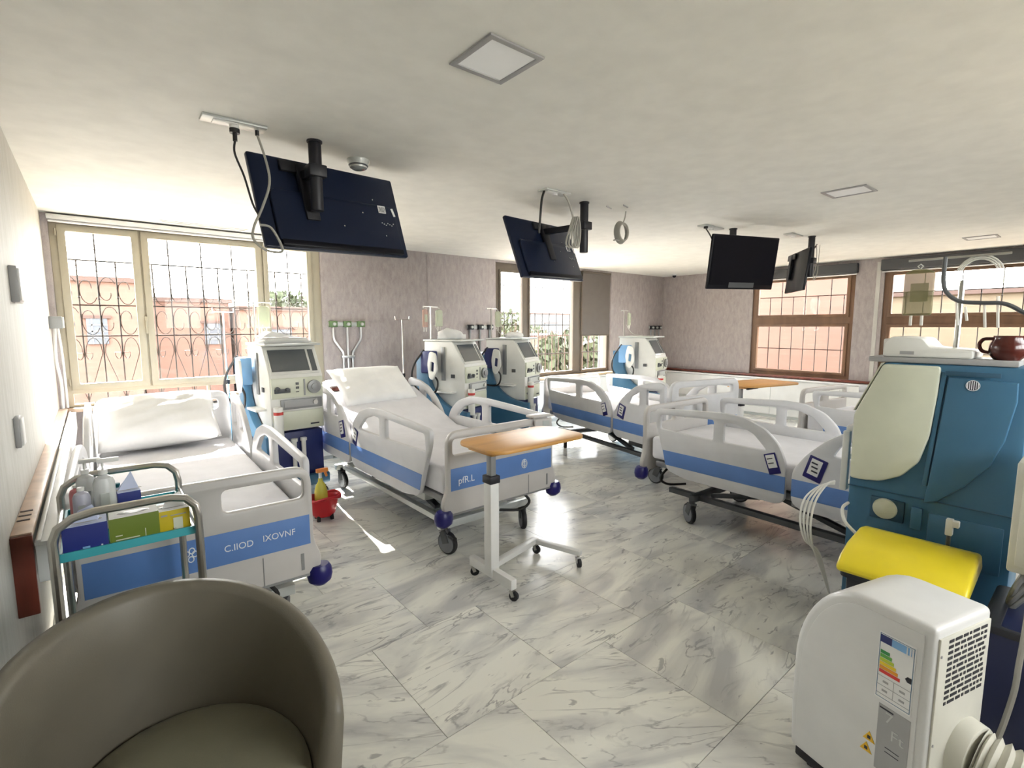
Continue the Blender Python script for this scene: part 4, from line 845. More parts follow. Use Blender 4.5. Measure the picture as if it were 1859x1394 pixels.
# ------------------------------------------------------------------ dialysis machines
def machine(label, loc, rz, variant=0, pole=True, arm_blue=True):
    t = thing('dialysis_machine', label, 'dialysis machine', loc, rz, 'dialysis machines')
    side = [(0.24, 0.60), (0.24, 1.34), (-0.13, 1.34), (-0.145, 1.325), (-0.285, 1.085), (-0.285, 0.62)]
    MB().prism(side, 'x', -0.225, 0.225).build('upper_housing', M_MWHITE, t, bevel=0.010)
    MB().box((0, 0.0, 1.350), (0.47, 0.50, 0.02)).build('top_tray', M_LGREY, t, bevel=0.005)
    # slanted display
    a = math.atan2(0.24, 0.14)
    dsp = MB().box((0, 0, 0), (0.41, 0.012, 0.25)).build('display_bezel', M_SCREENB, t, bevel=0.004)
    dsp.location = (0, -0.2155 , 1.207); dsp.rotation_euler = (-(PI / 2 - a), 0, 0)
    MB().box((-0.035, -0.007, 0.005), (0.315, 0.004, 0.205)).build('screen', M_SCREEN, dsp)
    MB().box((0.165, -0.007, 0.0), (0.045, 0.004, 0.21)).build('side_screen', M_SCREEN, dsp)
    # front module
    MB().box((0, -0.292, 0.985), (0.43, 0.02, 0.17)).build('pump_panel', M_CREAM, t, bevel=0.004)
    MB().cyl((0.135, -0.30, 0.985), (0.135, -0.325, 0.985), 0.058, n=24).cyl((0.135, -0.325, 0.985), (0.135, -0.335, 0.985), 0.03, n=16).build('blood_pump', M_MGREY, t, bevel=0.003)
    MB().box((-0.13, -0.305, 0.965), (0.13, 0.012, 0.035)).cyl((-0.17, -0.30, 0.985), (-0.17, -0.325, 0.985), 0.018).cyl((-0.09, -0.30, 0.975), (-0.09, -0.325, 0.975), 0.016).build('line_clamps', M_DGREY, t, bevel=0.002)
    for k in range(3): MB().box((-0.005, -0.304, 1.02 - 0.035 * k), (0.025, 0.006, 0.02 if k < 2 else 0.006)).build('button', M_DGREY, t, bevel=0.001)
    MB().box((0.055, -0.304, 0.985), (0.012, 0.008, 0.14)).build('door_strip', M_MGREY, t)
    MB().box((0.03, -0.292, 0.845), (0.35, 0.018, 0.085)).build('cassette_tray', M_MGREY, t, bevel=0.004)
    MB().box((0.02, -0.304, 0.85), (0.28, 0.006, 0.055)).build('tray_window', M_GREYP if variant == 0 else M_LGREY, t)
    MB().cyl((0.14, -0.29, 0.85), (0.14, -0.32, 0.85), 0.02).build('tray_knob', M_STEEL, t)
    MB().box((0, -0.287, 0.705), (0.42, 0.016, 0.16)).build('lower_front', M_CREAM, t, bevel=0.004)
    MB().box((0.135, -0.297, 0.66), (0.075, 0.003, 0.012)).build('nameplate', M_INK, t)
    dz = MB().cyl((-0.185, -0.345, 0.56), (-0.185, -0.345, 0.84), 0.036, n=18).build('dialyser', M_MWHITE, t, bevel=0.006)
    MB().cyl((-0.185, -0.345, 0.775), (-0.185, -0.345, 0.800), 0.0375, n=18).build('red_band', M_RDOT, dz)
    MB().bar((-0.185, -0.29, 0.70), (-0.185, -0.33, 0.70), 0.03, 0.02).build('dialyser_clamp', M_GREYP, t)
    # navy lower bay with canister rods
    MB().box((0.0, -0.02, 0.40), (0.43, 0.48, 0.40)).build('lower_bay', M_MNAVY, t, bevel=0.008)
    for x in (-0.05, 0.03): MB().cyl((x, -0.285, 0.25), (x, -0.29, 0.52), 0.017, 0.020, n=12).cyl((x, -0.29, 0.52), (x, -0.29, 0.545), 0.028, n=12).build('suction_rod', M_MWHITE, t)
    MB().box((0, 0.0, 0.155), (0.50, 0.62, 0.10)).build('base', M_MBLUE, t, bevel=0.02)
    for (x, y) in ((-0.2, -0.26), (0.2, -0.26), (-0.2, 0.26), (0.2, 0.26)): caster(t, x, y, 0.035, 0.024, M_RUB, M_DGREY, 0.4)
    # concave blue wing on the left side, joining the back column and the base
    wing = [(0.30, 0.12), (-0.33, 0.12), (-0.37, 0.30)]
    for q in range(13):
        an = PI / 2 * q / 12; wing.append((-0.36 + 0.50 * math.sin(an), 0.60 + 0.40 * (1 - math.cos(an))))
    wing += [(0.16, 1.16), (0.30, 1.16)]
    slab('side_wing', wing, [], 'x', -0.300, -0.232, M_MBLUE, t, bev=0.012)
    MB().box((0.0, 0.27, 0.62), (0.44, 0.06, 1.0)).build('back_column', M_MBLUE, t, bevel=0.008)
    if arm_blue:
        MB().box((-0.30, 0.12, 1.12), (0.10, 0.16, 0.24)).build('line_holder', M_LBLUE if variant in (0, 2) else M_MNAVY, t, bevel=0.015)
        slab('cuff_clip', rnd([(0.02, 0.93), (-0.04, 1.04), (-0.02, 1.22), (0.06, 1.24), (0.09, 1.10), (0.07, 0.95)], 0.03, 3), [rnd([(0.01, 1.02), (0.0, 1.12), (0.04, 1.13), (0.05, 1.03)], 0.01, 3)], 'x', -0.375, -0.352, M_MWHITE, t, bev=0.005)
        MB().tube(cr([(-0.33, 0.16, 1.25), (-0.40, 0.24, 1.10), (-0.42, 0.26, 0.95), (-0.38, 0.20, 0.82), (-0.35, 0.02, 0.80), (-0.34, -0.02, 0.92), (-0.35, 0.05, 1.0)]), 0.010, 8).build('cuff_hose', M_CABLEB, t)
    MB().box((-0.234, -0.02, 1.10), (0.012, 0.05, 0.36)).build('heparin_slot', M_MGREY, t, bevel=0.003)
    MB().box((-0.231, -0.14, 0.97), (0.008, 0.05, 0.04)).build('side_latch', M_DGREY, t, bevel=0.002)
    MB().box((-0.26, -0.06, 0.80), (0.10, 0.24, 0.02)).build('side_shelf', M_MWHITE, t, bevel=0.004)
    if pole:
        MB().cyl((-0.16, 0.20, 1.34), (-0.16, 0.20, 1.72), 0.009, n=10).build('drip_pole', M_STEEL, t)
        MB().tube([(-0.28, 0.20, 1.70), (-0.28, 0.20, 1.715), (-0.02, 0.20, 1.715), (-0.02, 0.20, 1.70)], 0.006, 6).build('drip_hooks', M_STEEL, t)
        tubeo('drip_line', [(-0.10, 0.19, 1.52), (-0.05, 0.12, 1.40), (0.18, 0.05, 1.36), (0.24, -0.10, 1.30), (0.20, -0.24, 1.08), (0.21, -0.31, 1.0)], 0.004, M_TUBE, t)
    return t
def drip_bag(label, loc, rz, w=0.12, h=0.19, mt=M_BAG):
    t = thing('drip_bag', label, 'drip bag', loc, rz, 'drip bags')
    out = rnd([(-w / 2, -h), (w / 2, -h), (w / 2, -0.015), (w * .2, 0), (-w * .2, 0), (-w / 2, -0.015)], 0.012, 3)
    slab('bag', out, [], 'y', -0.012, 0.012, mt, t, bev=0.010)
    MB().tube([(0, 0, 0.022), (0.01, 0, 0.012), (0, 0, 0.0), (-0.01, 0, 0.012)], 0.003, 5, True).build('hanger', M_TUBE, t)
    for x in (-0.02, 0.02): MB().cyl((x, 0, -h), (x, 0, -h - 0.045), 0.006, n=8).build('port', M_TUBE, t)
    MB().box((0, -0.0135, -h * 0.5), (w * 0.6, 0.002, h * 0.4)).build('print', M_BAG, t)
m1 = machine('dialysis machine with grey screen standing between the left bed and the window', (1.30, 4.75, 0), R(4), 0)
m2 = machine('white and blue dialysis machine left of the dark middle window', (3.10, 4.74, 0), R(22), 1)
m3 = machine('white and blue dialysis machine right in front of the dark middle window', (4.02, 4.84, 0), R(24), 1)
m4 = machine('far dialysis machine in front of the corner wall', (5.95, 4.30, 0), R(16), 2)
drip_bag('clear drip bag hanging in front of the tan window', (1.20, 4.945, 1.69), R(4), 0.11, 0.20)
drip_bag('drip bag with green print above the machine left of the dark window', (3.02, 4.915, 1.69), R(22))
drip_bag('narrow reddish drip bag above the machine left of the dark window', (2.79, 4.825, 1.69), R(22), 0.08, 0.20, plastic_clear('rosy_bag', (0.60, 0.38, 0.30), 0.5))
drip_bag('drip bag silhouetted against the dark middle window', (3.94, 5.015, 1.69), R(24), 0.13, 0.20)
drip_bag('small clear drip bag over the far corner machine', (5.90, 4.483, 1.69), R(16), 0.09, 0.18)
# objects lying on the machines
def crumpled(name, label, cat, loc, dims, mt, seed, group=None):
    rg = random.Random(seed); bm = bmesh.new(); bmesh.ops.create_icosphere(bm, subdivisions=3, radius=1)
    for v in bm.verts:
        k = 1 + rg.uniform(-0.16, 0.16); v.co = Vector((v.co.x * dims[0] / 2 * k, v.co.y * dims[1] / 2 * k, max(-0.35, v.co.z * k) * dims[2] / 1.35 + dims[2] * 0.26))
    me = bpy.data.meshes.new(name); bm.to_mesh(me); bm.free(); me.polygons.foreach_set('use_smooth', [True] * len(me.polygons))
    o = link(name, me, mt); o.location = loc; return tag(o, label, cat, group)
t = thing('paper_stack', 'loose white papers piled on the machine at the tan window', 'papers', (1.30, 4.75, 1.361), R(4))
for k in range(5): MB().box((0.012 * math.sin(k * 2.1), 0.01 * math.cos(k * 1.7), 0.005 + 0.009 * k), (0.40 - 0.02 * k, 0.28, 0.008), (0, 0, 0.12 * math.sin(k * 3))).build('sheet', M_PAPER, t)
MB().prism([(-0.20, 0.05), (0.10, 0.05), (-0.12, 0.10)], 'y', -0.1, 0.1).build('folded_sheet', M_PAPER, t)
crumpled('plastic_bag', 'crumpled white plastic bag on the machine left of the dark window', 'plastic bag', (3.06, 4.76, 1.361), (0.30, 0.22, 0.12), M_PAPER, 3)
crumpled('gauze_bundle', 'loose bundle of gauze on the machine before the dark window', 'gauze', (4.06, 4.84, 1.361), (0.24, 0.20, 0.07), M_PILLOW, 5)
t = thing('gauze_box', 'small white carton beside the crumpled bag on the machine', 'carton', (3.24, 4.80, 1.361), R(22))
MB().box((0, 0, 0.025), (0.09, 0.07, 0.05)).build('carton', M_PAPER, t, bevel=0.002); MB().box((0, 0, 0.0515), (0.05, 0.03, 0.003)).build('flap', M_LGREY, t)

# the large near machine (seen from its closed side)
t = thing('dialysis_machine', 'large blue and cream machine standing close at the right, jug on top', 'dialysis machine', (2.98, 0.49, 0), 0, 'dialysis machines')
H = 1.335
shell = [(-0.29, 0.16), (0.29, 0.16), (0.29, 1.09), (0.185, H), (-0.27, H), (-0.29, H - 0.02)]
MB().prism(shell, 'x', -0.205, 0.07).build('shell', M_MBLUE, t, bevel=0.012)
cre = [(0.283, 0.775), (0.285, 1.085), (0.185, H - 0.008), (-0.018, H - 0.008), (-0.014, 1.20), (0.0, 1.02), (0.028, 0.90), (0.085, 0.825), (0.16, 0.785), (0.23, 0.775)]
slab('cream_side_panel', rnd(cre, 0.015, 3), [], 'x', -0.232, -0.20, M_CREAM, t, bev=0.012)
slab('cream_front_strip', [(0.286, 1.10), (0.292, 1.10), (0.196, H - 0.004), (0.188, H - 0.004)], [], 'x', -0.215, 0.06, M_CREAM, t, bev=0.002)
cab = [(-0.045, H - 0.05), (-0.255, H - 0.06), (-0.258, 1.20), (-0.235, 1.04), (-0.20, 0.93), (-0.13, 0.83), (-0.05, 0.745), (0.0, 0.725), (-0.012, 0.83)]
slab('blue_side_door', cab[:5] + cab[5:], [], 'x', -0.226, -0.20, M_MBLUE, t, bev=0.008)
slab('blue_edge_band', [(-0.022, H - 0.03), (-0.040, H - 0.03), (-0.006, 0.80), (0.012, 0.80)], [], 'x', -0.218, -0.20, M_MBLUE, t, bev=0.004)
MB().box((-0.228, -0.12, H - 0.035), (0.006, 0.17, 0.018)).build('handle_recess', M_MBLUED, t, bevel=0.002)
MB().box((-0.208, 0.0, 0.735), (0.006, 0.58, 0.004)).build('seam', M_MBLUED, t)
MB().box((-0.207, 0.13, 0.655), (0.012, 0.13, 0.10)).build('connector_recess', M_MBLUED, t, bevel=0.004)
MB().lathe([(0.001, 0.0), (0.042, 0.002), (0.048, 0.01), (0.045, 0.02), (0.001, 0.03)], n=24).build('round_cap', M_CREAM, t).matrix_local = Matrix.Translation((-0.212, 0.135, 0.66)) @ Matrix.Rotation(R(-90), 4, 'Y')
MB().box((-0.212, 0.02, 0.645), (0.014, 0.04, 0.10)).build('rib_block', M_MBLUE, t, bevel=0.004)
MB().box((-0.206, -0.14, 0.58), (0.010, 0.24, 0.20)).build('lower_cover', M_MBLUE, t, bevel=0.004)
em = MB().cyl((-0.2262, -0.125, 1.255), (-0.2285, -0.125, 1.255), 0.022, n=24).build('round_emblem', M_INK, t, label='round black and white striped emblem')
for k in range(6):
    dy = -0.0165 + 0.0066 * k; hh = math.sqrt(0.021 ** 2 - dy * dy)
    MB().box((-0.2292, -0.125 + dy, 1.255 + 0.001 * (k % 2)), (0.001, 0.003, hh * 1.7)).build('emblem_stripe', M_WINK, em)
MB().tube([(-0.229, -0.125 + 0.021 * math.cos(a), 1.255 + 0.021 * math.sin(a)) for a in [2 * PI * q / 24 for q in range(24)]], 0.0014, 5, True).build('emblem_rim', M_WINK, em)
MB().box((-0.068, 0.0, H + 0.012), (0.27, 0.50, 0.024)).build('top_tray', M_GREYP, t, bevel=0.006)
MB().box((-0.06, 0.0, 0.10), (0.31, 0.64, 0.09)).build('base', M_MBLUE, t, bevel=0.02)
for (x, y) in ((-0.17, -0.26), (0.05, -0.26), (-0.17, 0.26), (0.05, 0.26)): caster(t, x, y, 0.028, 0.024, M_RUB, M_DGREY, 0.4)
a = math.atan2(0.245, 0.105)
dsp = MB().box((0, 0, 0), (0.25, 0.012, 0.22)).build('display_bezel', M_SCREENB, t, bevel=0.004); dsp.location = (-0.068, 0.2405, 1.213); dsp.rotation_euler = (R(90) - a, 0, 0)
MB().box((0, 0.007, 0), (0.21, 0.004, 0.18)).build('screen', M_SCREEN, dsp)
for z in (0.99, 0.85, 0.70): MB().box((-0.05, 0.315, z), (0.12, 0.06, 0.025)).build('front_bracket', M_MWHITE, t, bevel=0.004)
MB().box((-0.12, 0.335, 0.83), (0.03, 0.03, 0.30)).build('front_guide', M_MWHITE, t, bevel=0.004)
MB().cyl((0.03, -0.02, H), (0.03, -0.02, 1.70), 0.011, n=10).build('drip_pole', M_STEEL, t)
tubeo('drip_arm', [(-0.06, 0.03, 1.80), (-0.06, 0.03, 1.70), (-0.06, 0.015, 1.645), (-0.06, -0.03, 1.605), (-0.06, -0.10, 1.595), (-0.06, -0.17, 1.59), (-0.06, -0.22, 1.56), (-0.06, -0.25, 1.52), (-0.06, -0.26, 1.35)], 0.0085, M_DGREY, t)
MB().cyl((-0.06, 0.16, 1.795), (-0.06, -0.18, 1.795), 0.005, n=8).build('hook_rail', M_STEEL, t)
for k in range(3):
    MB().tube([(-0.06 + 0.005 * k, -0.085 + (0.062 + 0.008 * k) * math.cos(an), 1.705 + (0.075 + 0.008 * k) * math.sin(an)) for an in [-0.3 + (PI + 0.6) * q / 16 for q in range(17)]], 0.0035, 5).build('blood_line', M_TUBE, t)
for k, (y, z0_, z1_) in enumerate(((-0.02, 1.60, 1.50), (-0.05, 1.58, 1.52), (-0.11, 1.60, 1.49), (-0.15, 1.62, 1.49))):
    MB().cyl((-0.05, y, z0_), (-0.05, y - 0.01, z1_), 0.005, n=8).build('line_end', M_TUBE, t)
drip_bag('amber-tinted drip bag hanging high before the wide brown window', (2.92, 0.605, 1.755), R(90), 0.11, 0.21, plastic_clear('amber_bag', (0.20, 0.19, 0.08), 0.6))
# tray and jug on top
TT = H + 0.0245
t = thing('document_tray', 'white moulded tray lying on the large blue machine', 'tray', (2.94, 0.52, TT))
slab('tray_body', rnd([(0.20, 0.0), (-0.11, 0.0), (-0.11, 0.035), (0.03, 0.045), (0.06, 0.085), (0.17, 0.092), (0.20, 0.06)], 0.012, 3), [], 'x', -0.15, 0.10, M_MWHITE, t, bev=0.008).location = (0, -0.03, 0)
MB().box((-0.152, 0.08, 0.02), (0.004, 0.05, 0.014)).build('latch', M_GREYP, t)
MB().box((-0.06, 0.165, 0.05), (0.10, 0.03, 0.06)).build('side_lip', M_MWHITE, t, bevel=0.006)
t = thing('jug', 'glossy dark brown jug standing on the large blue machine', 'jug', (2.86, 0.285, TT))
MB().lathe([(0.001, 0.002), (0.040, 0.0), (0.052, 0.015), (0.060, 0.04), (0.056, 0.065), (0.046, 0.085), (0.048, 0.098), (0.043, 0.096), (0.042, 0.085), (0.050, 0.06), (0.05, 0.03), (0.001, 0.01)], n=28).build('body', M_BROWNJ, t)
MB().prism([(-0.040, 0.075), (-0.066, 0.100), (-0.045, 0.098)], 'x', -0.014, 0.014).build('spout', M_BROWNJ, t, bevel=0.004)
MB().tube(cr([(0, 0.046, 0.085), (0, 0.075, 0.083), (0, 0.088, 0.06), (0, 0.078, 0.035), (0, 0.055, 0.028)]), 0.007, 8).build('handle', M_BROWNJ, t)

# ------------------------------------------------------------------ drip stands
def drip_stand(label, loc, h, bag=True):
    t = thing('drip_stand', label, 'drip stand', loc, 0, 'drip stands')
    MB().cyl((0, 0, 0.08), (0, 0, h * 0.6), 0.014, n=12).cyl((0, 0, h * 0.6), (0, 0, h), 0.008, n=10).build('pole', M_CHROME, t)
    MB().cyl((0, 0, h * 0.6 - 0.02), (0, 0, h * 0.6 + 0.02), 0.02, n=12).build('clamp_knob', M_TVP, t)
    MB().tube([(-0.09, 0, h + 0.035), (-0.085, 0, h), (0.085, 0, h), (0.09, 0, h + 0.035)], 0.005, 6).build('hook_bar', M_CHROME, t)
    for k in range(5):
        an = 2 * PI * k / 5 + 0.3; c, s = math.cos(an), math.sin(an)
        MB().bar((0, 0, 0.09), (c * 0.18, s * 0.18, 0.065), 0.025, 0.018).build('leg', M_CHROME, t, bevel=0.003)
        caster(t, c * 0.17, s * 0.17, 0.022, 0.018, M_RUB, M_DGREY, an)
    return t
drip_stand('thin drip stand rising before the tan window behind the left bed', (0.96, 5.38, 0), 1.64)
drip_stand('thin drip stand beside the forked pipe riser', (2.72, 5.22, 0), 1.58)
drip_stand('thin drip stand in front of the dark middle window', (4.72, 5.12, 0), 1.45)

# ------------------------------------------------------------------ red tub and spray bottle between the first beds
t = thing('red_tub', 'red plastic cleaning tub on the floor between the first two beds', 'tub', (1.30, 3.88, 0))
MB().lathe([(0.07, 0.03), (0.085, 0.05), (0.11, 0.17), (0.125, 0.18), (0.118, 0.185), (0.10, 0.165), (0.075, 0.06), (0.001, 0.055)], n=20, sx=1.05, sy=0.85).build('basin', M_RED, t)
MB().tube([(0.13 * math.cos(a), 0.105 * math.sin(a), 0.18 + 0.012 * math.sin(3 * a)) for a in [2 * PI * q / 24 for q in range(24)]], 0.010, 6, True).build('rim', M_RED, t)
for an in (0.6, 2.2, 3.9, 5.4): MB().cyl((0.075 * math.cos(an), 0.06 * math.sin(an), 0), (0.07 * math.cos(an), 0.055 * math.sin(an), 0.055), 0.014, n=10).build('foot', M_RUB, t)
t = thing('spray_bottle', 'yellow liquid spray bottle with orange trigger standing in the red tub', 'bottle', (1.285, 3.88, 0.066))
MB().lathe([(0.001, 0), (0.046, 0.0), (0.050, 0.02), (0.048, 0.16), (0.036, 0.21), (0.018, 0.24), (0.016, 0.265), (0.001, 0.266)], n=20).build('body', M_YBOT, t)
MB().cyl((0, 0, 0.262), (0, 0, 0.31), 0.012, n=12).build('neck', M_WHITE, t)
MB().box((0.015, 0, 0.325), (0.09, 0.028, 0.03)).bar((0.035, 0, 0.315), (0.05, 0, 0.27), 0.01, 0.02).build('trigger_head', mat('orange_plastic', (0.75, 0.25, 0.05), 0.4), t, bevel=0.004)

# ------------------------------------------------------------------ steel trolley with trays
TX, TY = 0.045, 2.01
t = thing('steel_trolley', 'steel tube trolley with cyan trays beside the left wall', 'trolley', (TX, TY, 0))
hx, hy = 0.167, 0.235
for sy in (-1, 1):
    p = [(-hx, sy * hy, 0.06), (-hx, sy * hy, 0.93), (-hx + 0.012, sy * hy, 0.962), (-hx + 0.045, sy * hy, 0.985), (-hx + 0.09, sy * hy, 0.993), (hx - 0.07, sy * hy, 0.993), (hx - 0.03, sy * hy, 0.983), (hx - 0.006, sy * hy, 0.955), (hx, sy * hy, 0.92), (hx, sy * hy, 0.06)]
    MB().tube(p, 0.0115, 10).build('end_frame', M_STEEL, t)
for (z, dz) in ((0.868, 0.024), (0.42, 0.024)):
    tr = MB().box((0, 0, z - 0.004), (2 * hx - 0.026, 2 * hy - 0.03, 0.006)).build('tray', M_CYAN, t)
    for s in (-1, 1):
        MB().box((s * (hx - 0.013), 0, z + 0.006), (0.006, 2 * hy - 0.03, dz)).build('tray_lip', M_CYAN, tr)
        MB().box((0, s * (hy - 0.017), z + 0.006), (2 * hx - 0.02, 0.006, dz)).build('tray_lip', M_CYAN, tr)
        MB().cyl((s * hx, -hy, z + 0.02), (s * hx, hy, z + 0.02), 0.006, n=8).build('side_bar', M_STEEL, t)
for sx in (-1, 1):
    for sy in (-1, 1): caster(t, sx * hx, sy * hy, 0.026, 0.02, M_RUB, M_DGREY, 0.5 * sx)
TZ = 0.8672
def carton(label, x, y, w, d, h, mt, rz=0.0, tissue=None, marks=()):
    o = thing('glove_box', label, 'carton', (x, y, TZ), rz, 'cartons on the trolley')
    slab('carton', rect(-w / 2, w / 2, -d / 2, d / 2), [], 'z', 0, h, mt, o, bev=0.0015)
    MB().box((0, 0, h + 0.0008), (w * 0.98, d * 0.98, 0.0016)).build('lid_print', M_PAPER if mt is not M_BOXB else M_TISSUE, o)
    MB().lathe([(0.001, 0.0), (0.030, 0.0), (0.028, 0.001), (0.001, 0.001)], (0, 0, h + 0.0016), 16, 1.3, 0.55).build('opening', M_GREYP, o)
    if tissue: crumb = MB().add([(-0.03, -0.01, h), (0.03, -0.012, h), (0.034, 0.01, h + 0.004), (-0.02, 0.014, h), (-0.012, -0.004, h + 0.035), (0.02, 0.002, h + 0.045)], [(0, 1, 5, 4), (1, 2, 5), (2, 3, 4, 5), (3, 0, 4)]).build('tissue', tissue, o)
    for (u, v, mw, mh, mm) in marks: MB().box((u, -d / 2 - 0.0006, v), (mw, 0.0012, mh)).build('printed_mark', mm, o)
    return o
carton('dark blue glove carton at the front left of the trolley', -0.055, 1.835, 0.098, 0.075, 0.085, M_BOXB, 0, M_TISSUE, ((0.0, 0.018, 0.016, 0.012, M_LBLUE), (0.034, 0.02, 0.004, 0.004, M_WINK)))
carton('olive green glove carton in the middle of the trolley front', 0.056, 1.835, 0.118, 0.075, 0.086, M_BOXG, 0, None, ((-0.038, 0.034, 0.016, 0.003, M_CREAM), (-0.018, 0.022, 0.056, 0.003, M_CREAM), (-0.034, 0.010, 0.026, 0.003, M_CREAM), (0.024, 0.030, 0.002, 0.024, M_CREAM)))
oy = carton('yellow glove carton at the front right of the trolley', 0.154, 1.838, 0.078, 0.07, 0.078, M_BOXY, 0, M_PAPER, ((-0.026, 0.064, 0.016, 0.005, M_GREYP), (0.010, 0.062, 0.040, 0.003, M_GREYP), (0.008, 0.030, 0.024, 0.046, M_CREAM)))
text_mesh('number', '21', 0.010, M_INK, oy, (-0.002, -0.0366, 0.018), (R(90), 0, 0))
o = carton('blue tissue carton with a pulled-up tissue behind the glove cartons', 0.055, 2.095, 0.062, 0.075, 0.09, M_BOXB, R(3), None, ((0.018, 0.012, 0.016, 0.010, M_TEALB),))
o['group'] = 'cartons on the trolley'
MB().add([(-0.028, -0.012, 0.09), (0.028, -0.012, 0.09), (0.03, 0.014, 0.09), (-0.028, 0.016, 0.09), (-0.006, -0.004, 0.125), (0.012, 0.004, 0.15)], [(0, 1, 5, 4), (1, 2, 5), (2, 3, 4, 5), (3, 0, 4)]).build('tissue', M_TISSUE, o)
def pump_bottle(label, x, y, r, h, mt, pump=True, cap=M_WHITE):
    o = thing('pump_bottle', label, 'bottle', (x, y, TZ), 0, 'bottles on the trolley')
    MB().lathe([(0.001, 0), (r, 0.0), (r * 1.03, 0.01), (r * 1.0, h * 0.72), (r * 0.8, h * 0.80), (r * 0.36, h * 0.84), (r * 0.34, h * 0.88), (0.001, h * 0.885)], n=20).build('body', mt, o)
    MB().cyl((0, 0, h * 0.86), (0, 0, h * 0.93), r * 0.42, n=14).build('cap', cap, o)
    if pump: MB().cyl((0, 0, h * 0.93), (0, 0, h * 1.06), r * 0.12, n=8).box((0.014, -0.006, h * 1.08), (0.055, 0.018, 0.012)).build('pump_head', cap, o, bevel=0.003)
    MB().box((0, -r * 1.02, h * 0.38), (r * 0.8, 0.004, h * 0.4)).build('label_print', M_LGREY, o)
    return o
pump_bottle('tall frosted pump bottle on the trolley', -0.005, 2.02, 0.028, 0.20, M_BOTW)
pump_bottle('second frosted bottle behind the tall pump bottle', -0.05, 2.10, 0.025, 0.19, M_BOTW)
pump_bottle('grey-lilac bottle at the back left of the trolley', -0.062, 2.02, 0.022, 0.15, mat('lilac_plastic', (0.42, 0.42, 0.50), 0.4), False)
pump_bottle('pink bottle at the left rim of the trolley', -0.078, 2.14, 0.018, 0.13, M_PINK, False, M_PAPER)
pump_bottle('teal bottle behind the blue tissue carton', 0.028, 2.15, 0.022, 0.11, M_TEALB, False, M_TEALB)
t = thing('storage_tray', 'small teal divided box at the left rim of the trolley', 'box', (-0.066, 1.945, TZ))
slab('rim', rect(-0.034, 0.034, -0.04, 0.04), [rect(-0.031, -0.002, -0.037, 0.037), rect(0.002, 0.031, -0.037, 0.037)], 'z', 0.004, 0.045, M_TEALB, t, bev=0.001)
MB().box((0, 0, 0.003), (0.066, 0.078, 0.005)).build('bottom', M_TEALB, t)
t = thing('sunglasses', 'pair of dark lenses lying on the trolley tray', 'glasses', (0.135, 1.985, TZ), R(6))
for s in (-1, 1): MB().lathe([(0.001, 0.006), (0.014, 0.004), (0.016, 0.0)], (s * 0.02, 0, 0.001), 14, 1.1, 0.8).build('lens', M_INK, t); MB().bar((s * 0.036, 0, 0.006), (s * 0.034, 0.06, 0.004), 0.003).build('temple', M_INK, t)
MB().bar((-0.006, 0, 0.007), (0.006, 0, 0.007), 0.003).build('bridge', M_INK, t)

# ------------------------------------------------------------------ tub armchair
def tub_chair():
    t = thing('tub_armchair', 'taupe leatherette tub armchair with a round seat, nearest the viewer', 'armchair', (0.09, 1.27, 0), 0)
    A, B = 0.335, 0.40; bm = bmesh.new(); N = 44; prof_n = 12
    rings = []
    a_open = R(38)
    # angle measured from the front (-y, opening towards viewer and right), sweep around the back
    face = R(-62)          # direction the chair opens to
    for i in range(N + 1):
        f = i / N; an = face + a_open + f * (2 * PI - 2 * a_open)
        q = abs(2 * f - 1)                       # 0 at the back, 1 at the arm fronts
        top = 0.80 - 0.20 * q ** 2.2
        ca, sa = math.cos(an), math.sin(an); ring = []
        for k in range(prof_n + 1):              # outer face bottom -> rim -> inner face bottom
            if k <= 5:
                s = k / 5; z = 0.07 + (top - 0.028 - 0.07) * s; off = 0.84 + 0.16 * s ** 0.7
                th = 0.0
            elif k <= 8:
                w = (k - 5) / 3 * PI; z = top - 0.028 + 0.028 * math.sin(w); off = 1.0; th = 0.024 * (1 - math.cos(w))
            else:
                s = (k - 8) / 4; z = (top - 0.028) + (0.30 - top + 0.028) * s; off = 1.0 - 0.15 * s ** 1.3; th = 0.048
            ring.append(bm.verts.new(((A * off - th) * ca, (B * off - th) * sa, z)))
        rings.append(ring)
    for i in range(N):
        for k in range(prof_n): bm.faces.new((rings[i][k], rings[i + 1][k], rings[i + 1][k + 1], rings[i][k + 1]))
    for r_ in (rings[0], rings[-1]): bm.faces.new(r_)
    bmesh.ops.recalc_face_normals(bm, faces=bm.faces); me = bpy.data.meshes.new('shell'); bm.to_mesh(me); bm.free(); me.polygons.foreach_set('use_smooth', [True] * len(me.polygons))
    link('shell', me, M_TAUPE, t)
    MB().lathe([(0.001, 0.06), (0.84, 0.06), (0.86, 0.09), (0.84, 0.30), (0.001, 0.31)], n=40, sx=A, sy=B).build('seat_base', M_TAUPE, t)
    MB().lathe([(0.001, 0.30), (0.80, 0.30), (0.83, 0.33), (0.83, 0.40), (0.80, 0.435), (0.72, 0.45), (0.4, 0.458), (0.001, 0.46)], n=44, sx=A * 0.96, sy=B * 0.96).build('seat_cushion', M_SEAT, t)
    MB().tube([(A * 0.80 * math.cos(a), B * 0.80 * math.sin(a), 0.436) for a in [2 * PI * q / 44 for q in range(44)]], 0.004, 5, True).build('piping', M_TAUPE, t)
    for an in (0.8, 2.3, 3.9, 5.5): MB().cyl((A * .6 * math.cos(an), B * .6 * math.sin(an), 0), (A * .6 * math.cos(an), B * .6 * math.sin(an), 0.065), 0.018, n=12).build('foot', M_TVP, t)
    return t
tub_chair()

